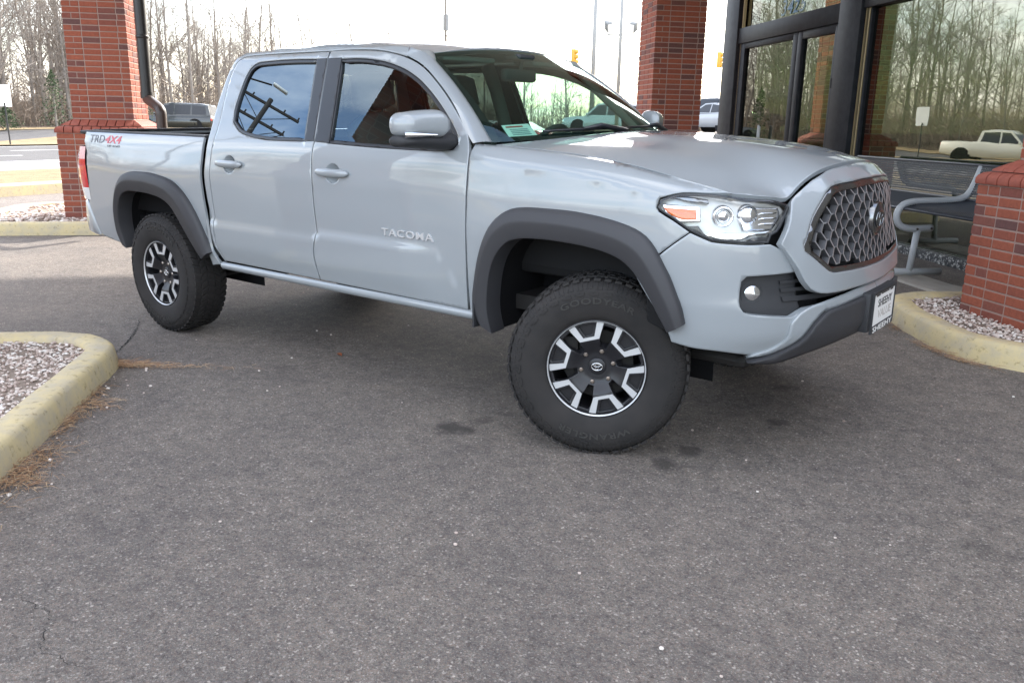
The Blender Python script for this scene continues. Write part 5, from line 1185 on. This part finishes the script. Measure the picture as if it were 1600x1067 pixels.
# ================================================================== THE SURROUNDINGS
def rand_dir(rg, d, spread):
    v = Vector((rg.gauss(0, 1), rg.gauss(0, 1), rg.gauss(0, 1))); v -= d*v.dot(d)
    return (d+v.normalized()*math.tan(spread)).normalized()
def bare_tree(seed, h, levels=3, nl=21, r0=None, fine=1.):
    rg = random.Random(seed); tk = MB(); br = MB(); r0 = r0 or h*.0082*rg.uniform(.8, 1.35)
    pts = [Vector((0, 0, -.3))]; d = Vector((rg.gauss(0, .03), rg.gauss(0, .03), 1)).normalized(); nseg = 9
    for k in range(nseg): d = rand_dir(rg, d, .05); d = (d+Vector((0, 0, .06))).normalized(); pts.append(pts[-1]+d*(h*.86/nseg))
    rads = [r0*(1.25 if k == 0 else 1)*(1-.88*k/nseg) for k in range(nseg+1)]; tk.tube(pts, rads, 7)
    def branch(p, d, l, r, lev):
        n = 3 if lev < 3 else 2; q = [p]; dd = d
        for k in range(n): dd = rand_dir(rg, dd, .20); dd = (dd+Vector((0, 0, .10))).normalized(); q.append(q[-1]+dd*(l/n))
        br.tube(q, [r*(1-.75*k/n) for k in range(n+1)], 3, caps=False)
        if lev < levels:
            for c in range(rg.randint(5, 7) if lev == 1 else rg.randint(4, 6)):
                t = rg.uniform(.25, 1); i = min(int(t*n), n-1); pp = q[i].lerp(q[i+1], t*n-i); branch(pp, rand_dir(rg, dd, rg.uniform(.5, 1.0)), l*rg.uniform(.36, .62), max(r*.45, .0062*fine), lev+1)
    for k in range(nl):
        t = rg.uniform(.30, 1) if rg.random() < .85 else rg.uniform(.12, .3); i = min(int(t*nseg), nseg-1); p = pts[i].lerp(pts[i+1], t*nseg-i); az = rg.uniform(0, 6.283); el = rg.uniform(.25, .95)+.25*t
        branch(p, Vector((math.cos(az)*math.cos(el), math.sin(az)*math.cos(el), math.sin(el))), h*rg.uniform(.14, .30)*(1.15-.75*t), max(r0*(1-.85*t)*.5, .02), 1)
    return tk, br
protos_t = []
for k in range(7):
    tk, br = bare_tree(100+k, [16, 18, 15, 17, 14, 19, 12][k]); a = tk.build('trunk', MT['bark'], smooth=True); b = br.build('crown', MT['twig']); protos_t.append((a.data, b.data)); bpy.data.objects.remove(a); bpy.data.objects.remove(b)
def put_tree(x, y, k, s, label, group, dz=0):
    t = thing('bare_tree', label, 'tree', (x, y, float(gz(x, y))+dz), rnd.uniform(0, 6.28), group); t.scale = (s, s, s)
    link('trunk', protos_t[k][0], t); link('crown', protos_t[k][1], t); return t
rt = random.Random(77)
for i in range(230):
    r = (-80+i*1.8 if i < 45 else (1+(i-45)*.95 if i < 75 else 29.5+(i-75)*.385))+rt.uniform(-.9, .9); n = 54+abs(rt.gauss(0, 8)); sc = rt.uniform(.75, 1.12)*(.66 if r < 27 else 1)*(1 if r < 44 else max(.42, 1-(r-44)/52))
    x, y = nr(n, r); put_tree(x, y, rt.randrange(7), sc, 'bare winter tree in the wood beyond the road', 'bare trees in the wood')
# slender trees seen over the cab and beside the column
def look(px_, D, z=0):
    """a spot D metres ahead of where the photographer stands, off to the given bearing (degrees)"""
    t = _yaw-R_(px_); return 1.94+D*math.cos(t)/math.cos(R_(px_)), -3.82+D*math.sin(t)/math.cos(R_(px_))
for brg, D, k, s in ((-4.3, 58, 6, .62), (-11.5, 64, 4, .80), (-2, 75, 2, .72), (.4, 66, 6, .70), (3.2, 70, 3, .60), (8.8, 46, 6, .60), (9.9, 52, 2, .48), (13.2, 50, 4, .36), (13.8, 56, 1, .26), (14.6, 48, 6, .34), (-8, 90, 5, .85), (-14.5, 70, 0, .86), (-17, 66, 4, 1.0), (-15.4, 62, 3, .76), (-13.2, 66, 2, .86), (-12.3, 60, 6, .92), (-10.4, 68, 4, .86), (-16.2, 60, 5, .68), (-18.5, 62, 1, .78)):
    put_tree(*look(brg, D), k, s, 'slender bare tree beyond the parking lot', 'bare trees beyond the lot')
rt = random.Random(12)
for i in range(34):
    put_tree(*look(-9.5+i*.62+rt.uniform(-.3, .3), rt.uniform(52, 64)), rt.randrange(7), rt.uniform(.24, .36), 'low bare tree in the thicket behind the cab windows', 'low thicket trees behind the cab')
th = MB()
for i in range(5000):
    x, y = look(rt.uniform(-11, 12), rt.uniform(54, 70)); z = float(gz(x, y)); h = rt.uniform(.8, 3.4); w = rt.uniform(.015, .03); az = rt.uniform(0, 6.28); ln = h*rt.uniform(.05, .5)
    th.add([(x-w, y, z), (x+w, y, z), (x, y+w, z), (x+math.cos(az)*ln, y+math.sin(az)*ln, z+h)], [(0, 1, 3), (1, 2, 3), (2, 0, 3)])
to = th.build('thicket', MT['brush_twig']); stuff(to); tag(to, 'brown leafless thicket seen through the truck windows', 'thicket')
# the depth of the wood, low brush
far = MB(); rt = random.Random(5)
for i in range(400):
    tk, br = bare_tree(500+i, rt.uniform(9, 15), 2, 12, fine=3.0); x, y = nr(rt.uniform(70, 120), rt.uniform(-40, 110)); z = float(gz(x, y))
    sc = 1 if y < 45 else .7
    for mb_ in (tk, br): far.add([(v[0]*sc+x, v[1]*sc+y, v[2]*sc+z) for v in mb_.v], mb_.f)
fo = far.build('distant_wood', MT['twig']); stuff(fo); tag(fo, 'mass of bare trees deep in the wood', 'wood')
bru = MB()
for i in range(30000):
    n = 53.5+abs(rt.gauss(0, 1))*14; r = rt.uniform(-20, 100) if i % 6 else rt.uniform(-80, -20); x, y = nr(n, r); z = float(gz(x, y)); h = rt.uniform(.5, 3.2)*rt.uniform(.4, 1.2)*(1 if i % 3 else 1.9)*(1 if r < 55 else .6); w = rt.uniform(.012, .035); az = rt.uniform(0, 6.28); ln = h*rt.uniform(.05, .6); e = (math.cos(az), math.sin(az))
    bru.add([(x-w, y, z), (x+w, y, z), (x, y+w, z), (x+e[0]*ln, y+e[1]*ln, z+h)], [(0, 1, 3), (1, 2, 3), (2, 0, 3)])
    for j in range(2):
        t = rt.uniform(.3, .8); a2 = rt.uniform(0, 6.28); p = (x+e[0]*ln*t, y+e[1]*ln*t, z+h*t); bru.add([p, (p[0]+.02, p[1]+.02, p[2]-.03), (p[0]+math.cos(a2)*h*.35, p[1]+math.sin(a2)*h*.35, p[2]+h*rt.uniform(.05, .35))], [(0, 1, 2)])
bo = bru.build('undergrowth', MT['brush_twig']); stuff(bo); tag(bo, 'brown leafless undergrowth at the foot of the wood', 'undergrowth')
def cedar(x, y, h, w, seed, label):
    rg = random.Random(seed); t = thing('evergreen_shrub', label, 'shrub', (x, y, float(gz(x, y)))); MB().tube([(0, 0, -.2), (0, 0, h*.9)], [.08, .02], 6).build('trunk', MT['bark'], t); mb = MB()
    for i in range(700):
        u = rg.random()**.8; z = h*(.08+.92*u); r = w*(1-u)**.7*math.sqrt(rg.random())*rg.uniform(.6, 1.15); a = rg.uniform(0, 6.28); s = rg.uniform(.05, .13); p = Vector((r*math.cos(a), r*math.sin(a), z)); d = Vector((rg.gauss(0, 1), rg.gauss(0, 1), rg.gauss(0, .7)+.4)).normalized()*s; q = d.cross(Vector((rg.gauss(0, 1), rg.gauss(0, 1), rg.gauss(0, 1)))).normalized()*s*.45
        mb.add([p-q, p+d, p+q, p-d*.4], [(0, 1, 2, 3)])
    mb.build('crown', MT['cedar_leaf'], t)
cedar(*look(-27.7, 54), 3.6, 1.1, 1, 'small green cedar in the wood beside the brick column'); cedar(*look(-23.2, 52), 3.6, .9, 2, 'narrow green cedar behind the black sport utility vehicle'); cedar(*look(-30.2, 53), 1.5, 1.2, 3, 'low olive green bush at the edge of the wood')

# -- vehicles in the background
def wheel_small(mbp, x, y, r, car):
    w = MB().tube([(x, y-.10, r), (x, y+.10, r)], r, 22).build('wheel', MT['tyre_rubber'], car, auto=40); s = 1 if y > 0 else -1
    MB().tube([(x, y+s*.08, r), (x, y+s*.106, r)], r*.62, 18).build('rim', MT['machined'], w, auto=40)
    for k in range(5): a = k*2*math.pi/5; MB().box(-r*.08, r*.08, r*.16, r*.55, -.004, .004).build('rim_gap', MT['gap_black'], w, loc=(x, y+s*.107, r), rot=(math.pi/2, a, 0))
def car(kind, label, paint, loc, rz, group=None, name='parked_car'):
    S = {'suv': dict(low=[(-2.5, .45, .98, .86), (-2.45, .38, 1.05, .94), (-1.6, .34, 1.08, .98), (0, .33, 1.08, .99), (1.1, .34, 1.05, .98), (1.9, .36, 1.0, .96), (2.4, .40, .92, .90), (2.55, .48, .80, .80)], roof=[(-2.46, 1.06), (-2.28, 1.68), (-1.9, 1.76), (0, 1.80), (.42, 1.74), (1.12, 1.06)], win=[[(-2.20, 1.12), (-2.12, 1.62), (-1.30, 1.69), (-1.30, 1.12)], [(-1.22, 1.12), (-1.22, 1.69), (-.25, 1.71), (-.25, 1.12)], [(-.17, 1.12), (-.17, 1.71), (.36, 1.66), (.92, 1.12)]], wb=(-1.5, 1.5), r=.40, w=.97),
         'sedan': dict(low=[(-2.3, .45, .90, .80), (-2.2, .32, .98, .88), (-1.4, .26, .97, .91), (0, .25, .93, .92), (1.0, .26, .92, .91), (1.8, .28, .82, .88), (2.2, .34, .70, .80), (2.32, .42, .60, .66)], roof=[(-1.95, .97), (-1.1, 1.38), (-.5, 1.46), (.15, 1.44), (1.15, .93)], win=[[(-1.55, 1.02), (-1.0, 1.34), (-.45, 1.40), (-.45, .98)], [(-.38, .98), (-.38, 1.40), (.12, 1.38), (.85, .98)]], wb=(-1.35, 1.38), r=.33, w=.90),
         'pickup': dict(low=[(-2.9, .62, 1.22, .92), (-2.85, .55, 1.25, .97), (-1.2, .45, 1.25, .99), (0, .43, 1.18, .99), (1.1, .45, 1.16, .99), (2.2, .48, 1.12, .96), (2.8, .50, 1.02, .92), (2.9, .55, .92, .84)], roof=[(-1.05, 1.2), (-.92, 1.80), (-.4, 1.86), (.6, 1.84), (1.35, 1.16)], win=[[(-.85, 1.24), (-.78, 1.74), (.05, 1.76), (.05, 1.22)], [(.13, 1.22), (.13, 1.76), (.56, 1.74), (1.14, 1.22)]], wb=(-1.75, 1.85), r=.42, w=.98)}[kind]
    t = thing(name, label, 'car' if kind == 'sedan' else ('pickup truck' if kind == 'pickup' else 'car'), (loc[0], loc[1], float(gz(*loc[:2]))+(loc[2] if len(loc) > 2 else 0)), rz, group)
    rows = []
    for x, zb, zt, w in S['low']:
        rows.append([(x, s_*y, z) for s_, y, z in ((-1, w*.9, zb), (-1, w, zb+.10), (-1, w*1.0, (zb+zt)/2), (-1, w*.97, zt-.08), (-1, w*.90, zt), (-1, w*.5, zt+.02), (1, w*.5, zt+.02), (1, w*.90, zt), (1, w*.97, zt-.08), (1, w, (zb+zt)/2), (1, w, zb+.10), (1, w*.9, zb))])
    MB().loft(rows, closed=True, caps=True).build('body', MT[paint], t, auto=45)
    rf = S['roof']; W_ = S['w']
    def hw(z): return W_*.93-(z-1.0)*.30
    rows = [[(x, -hw(z), z), (x, -hw(z)*.8, z+(.03 if 0 < i < len(rf)-1 else 0)), (x, hw(z)*.8, z+(.03 if 0 < i < len(rf)-1 else 0)), (x, hw(z), z)] for i, (x, z) in enumerate(rf)]
    g = MB().loft(rows, flip=True); z0 = min(rf[0][1], rf[-1][1])
    for s_ in (-1, 1): g.add([(x, s_*hw(z), z) for x, z in rf], [tuple(range(len(rf)))[::s_]])
    cabn = g.build('cabin', MT[paint], t, auto=45)
    for s_ in (-1, 1):
        for wv in S['win']: MB().add([(x, s_*(hw(z)+.006), z) for x, z in wv], [tuple(range(len(wv)))[::s_]]).build('window', MT['glass_far'] if 0 else MT['satin_black'], cabn)
    for (i0, i1) in ((len(rf)-2, len(rf)-1), (0, 1)):
        (xa, za), (xb, zb) = rf[i0], rf[i1]; nx = .012 if i0 else -.012
        q = [(xa+(xb-xa)*t_+nx, s_*hw(za+(zb-za)*t_)*.88, za+(zb-za)*t_+.012) for t_, s_ in ((.08, -1), (.08, 1), (.90, 1), (.90, -1))]
        MB().add(q, [(0, 1, 2, 3), (3, 2, 1, 0)][:1]).build('windshield' if i0 else 'rear_window', MT['satin_black'], cabn)
    for x in S['wb']:
        for y in (-W_+.10, W_-.10): wheel_small(None, x, y, S['r'], t)
        for y in (-1, 1): MB().tube([(x, y*(W_-.02), S['r']+.02), (x, y*(W_+.008), S['r']+.02)], S['r']*1.16, 22).build('wheel_arch', MT['gap_black'], t)
    xf = S['low'][-1][0]; xr = S['low'][0][0]; zl = S['low'][-1][2]
    for s_ in (-1, 1):
        MB().box(xf-.28, xf-.04, s_*W_*.80-.10, s_*W_*.80+.10, zl-.12, zl+.02, bev=.03).build('headlight', MT['reflector'], t, auto=40); MB().box(xr-.02, xr+.10, s_*W_*.84-.09, s_*W_*.84+.09, S['low'][0][2]-.22, S['low'][0][2]-.04, bev=.03).build('tail_light', MT['red_lens'], t, auto=40)
        MB().box(S['roof'][-1][0]-.28, S['roof'][-1][0]-.14, s_*(W_+.02)-.09, s_*(W_+.02)+.09, S['roof'][-1][1]+.03, S['roof'][-1][1]+.16, bev=.03).build('mirror', MT[paint], t, auto=40)
    return t
rang = math.atan2(RD[1], RD[0])
sx, sy = look(-21.2, 55); car('suv', 'black sport utility vehicle driving past the wood behind the truck bed', 'car_black', (sx, sy), math.atan2(-.62, -.78), name='sport_utility_vehicle')
car('pickup', 'white pickup truck passing on the far road', 'car_cream', (-45.4, 9.0, 0), rang+math.pi, name='white_pickup')
for brg, D, kind, pt, rz, lab in ((12.85, 46, 'sedan', 'car_silver', 2.7, 'silver sedan parked on the rise beyond the brick column'), (14.3, 47, 'suv', 'car_black', 1.2, 'dark car parked beyond the silver sedan'), (13.4, 56, 'sedan', 'car_white', 2.6, 'white car far up the lot beyond the silver sedan'), (-1.6, 50, 'sedan', 'car_white', 2.8, 'white sedan parked in the lot behind the cab'), (5.9, 52, 'suv', 'car_silver', 3.4, 'silver car parked in the lot behind the cab'), (-.5, 48, 'sedan', 'car_red', 3.3, 'red car parked in the lot behind the cab'), (-3.6, 42, 'sedan', 'car_white', 2.3, 'white car parked behind the passenger seat')):
    car(kind, lab, pt, look(brg, D), rz)
# -- posts, lamps and signals
x, y = look(-30.15, 36.5); sg_ = thing('road_sign', 'blank white back of a road sign on a dark post by the road', 'sign', (x, y, float(gz(x, y))+.08), rang+.25)
MB().tube([(0, 0, 0), (-.10, -.05, 1.7)], .03, 8).build('post', MT['post_dark'], sg_); MB().box(-.33, .33, -.012, .012, 1.55, 2.42, bev=.01).build('panel', MT['sign_white'], sg_)
def pole(name, lab, x, y, h, r, mt, cat='pole'):
    t = thing(name, lab, cat, (x, y, float(gz(x, y)))); MB().tube([(0, 0, 0), (0, 0, h)], [r, r*.75], 12).build('shaft', MT[mt], t, smooth=True); return t
p1_ = pole('utility_pole', 'tall grey utility pole beyond the truck roof', *look(4.85, 60), 13, .16, 'pole_metal')
p2_ = pole('floodlight_pole', 'slim grey pole with two floodlights beside the brick column', *look(6.5, 45), 9.5, .10, 'pole_metal', 'light pole')
MB().box(-.7, .7, -.03, .03, 4.75, 4.83).build('cross_bar', MT['pole_metal'], p2_)
for s_, rz in ((-1, .2), (1, -.5)): o_ = MB().box(-.16, .16, -.22, .22, -.24, .24, bev=.04).build('floodlight', MT['lamp_metal'], p2_, auto=40, loc=(s_*.62, 0, 5.2), rot=(.5, s_*.25, rz)); MB().box(-.13, .13, -.235, -.222, -.2, .2).build('lens', MT['lamp_lens_white'], o_); MB().tube([(0, 0, -.45), (0, 0, -.2)], .03, 6).build('bracket', MT['lamp_metal'], o_)
p2_.rotation_euler = (0, 0, _yaw-math.pi/2)
p3_ = pole('utility_pole', 'thin dark utility pole above the rear of the cab roof', *look(-4.6, 70), 11.5, .11, 'pole_wood'); MB().box(-.25, .25, -.08, .08, 8.2, 9.4, bev=.03).build('transformer', MT['pole_metal'], p3_)
for brg, D, z, lab in ((12.72, 60, 5.75, 'yellow traffic signal hanging highest beside the brick column'), (13.12, 60, 5.15, 'yellow traffic signal hanging beside the black shop post'), (3.6, 60, 5.75, 'yellow traffic signal above the windshield corner')):
    x, y = look(brg, D); t = thing('traffic_signal', lab, 'traffic light', (x, y, z), _yaw-math.pi/2+.9); MB().box(-.17, .17, -.13, .13, -.5, .5, bev=.03).build('housing', MT['signal_yellow'], t, auto=40)
    for k in (-1, 0, 1): MB().tube([(0, -.13, .32*k), (0, -.30, .32*k)], .13, 12).build('visor', MT['signal_yellow'], t, auto=40)
    MB().tube([(0, 0, .5), (0, 0, 1.0)], .02, 6).build('hanger', MT['wire'], t)
wa, wb = look(-6, 62), look(20, 62)
wr = MB().tube([(wa[0], wa[1], 7.2), ((wa[0]+wb[0])/2, (wa[1]+wb[1])/2, 6.5), (wb[0], wb[1], 7.2)], .02, 5).build('span_wire', MT['wire']); tag(wr, 'thin dark wire carrying the traffic signals', 'wire')
# mirrored in the cab windows: the pole line on the other side of the drive
up = pole('utility_pole', 'wooden utility pole with two cross arms by the road', -25, -13.1, 13.0, .12, 'pole_dark')
for z, l in ((12.75, 1.25), (12.0, 1.05)):
    arm = MB().box(-l, l, -.04, .04, z-.045, z+.045).build('cross_arm', MT['pole_dark'], up, rot=(0, 0, -.83))
    for s_ in (-.95, -.5, .5, .95): MB().tube([(s_*l, 0, z+.045), (s_*l, 0, z+.16)], .03, 8).build('insulator', MT['pole_dark'], arm)
    MB().tube([(-l*.8, 0, z), (0, 0, z-.7)], .015, 5).tube([(l*.8, 0, z), (0, 0, z-.7)], .015, 5).build('brace', MT['pole_dark'], arm)
sl_ = pole('street_lamp', 'street lamp with a long curved arm by the road', -26.9, -10.8, 12.9, .10, 'pole_metal', 'street lamp')
MB().tube([(0, 0, 12.7), (.6, -.75, 13.15), (1.2, -1.45, 13.25), (1.75, -2.1, 13.5)], .035, 8).build('arm', MT['pole_dark'], sl_, smooth=True); MB().box(-.30, .30, -.10, .10, -.05, .05, bev=.03).build('lamp_head', MT['lamp_lens_white'], sl_, auto=40, loc=(1.95, -2.35, 13.55), rot=(0, .1, -.87))
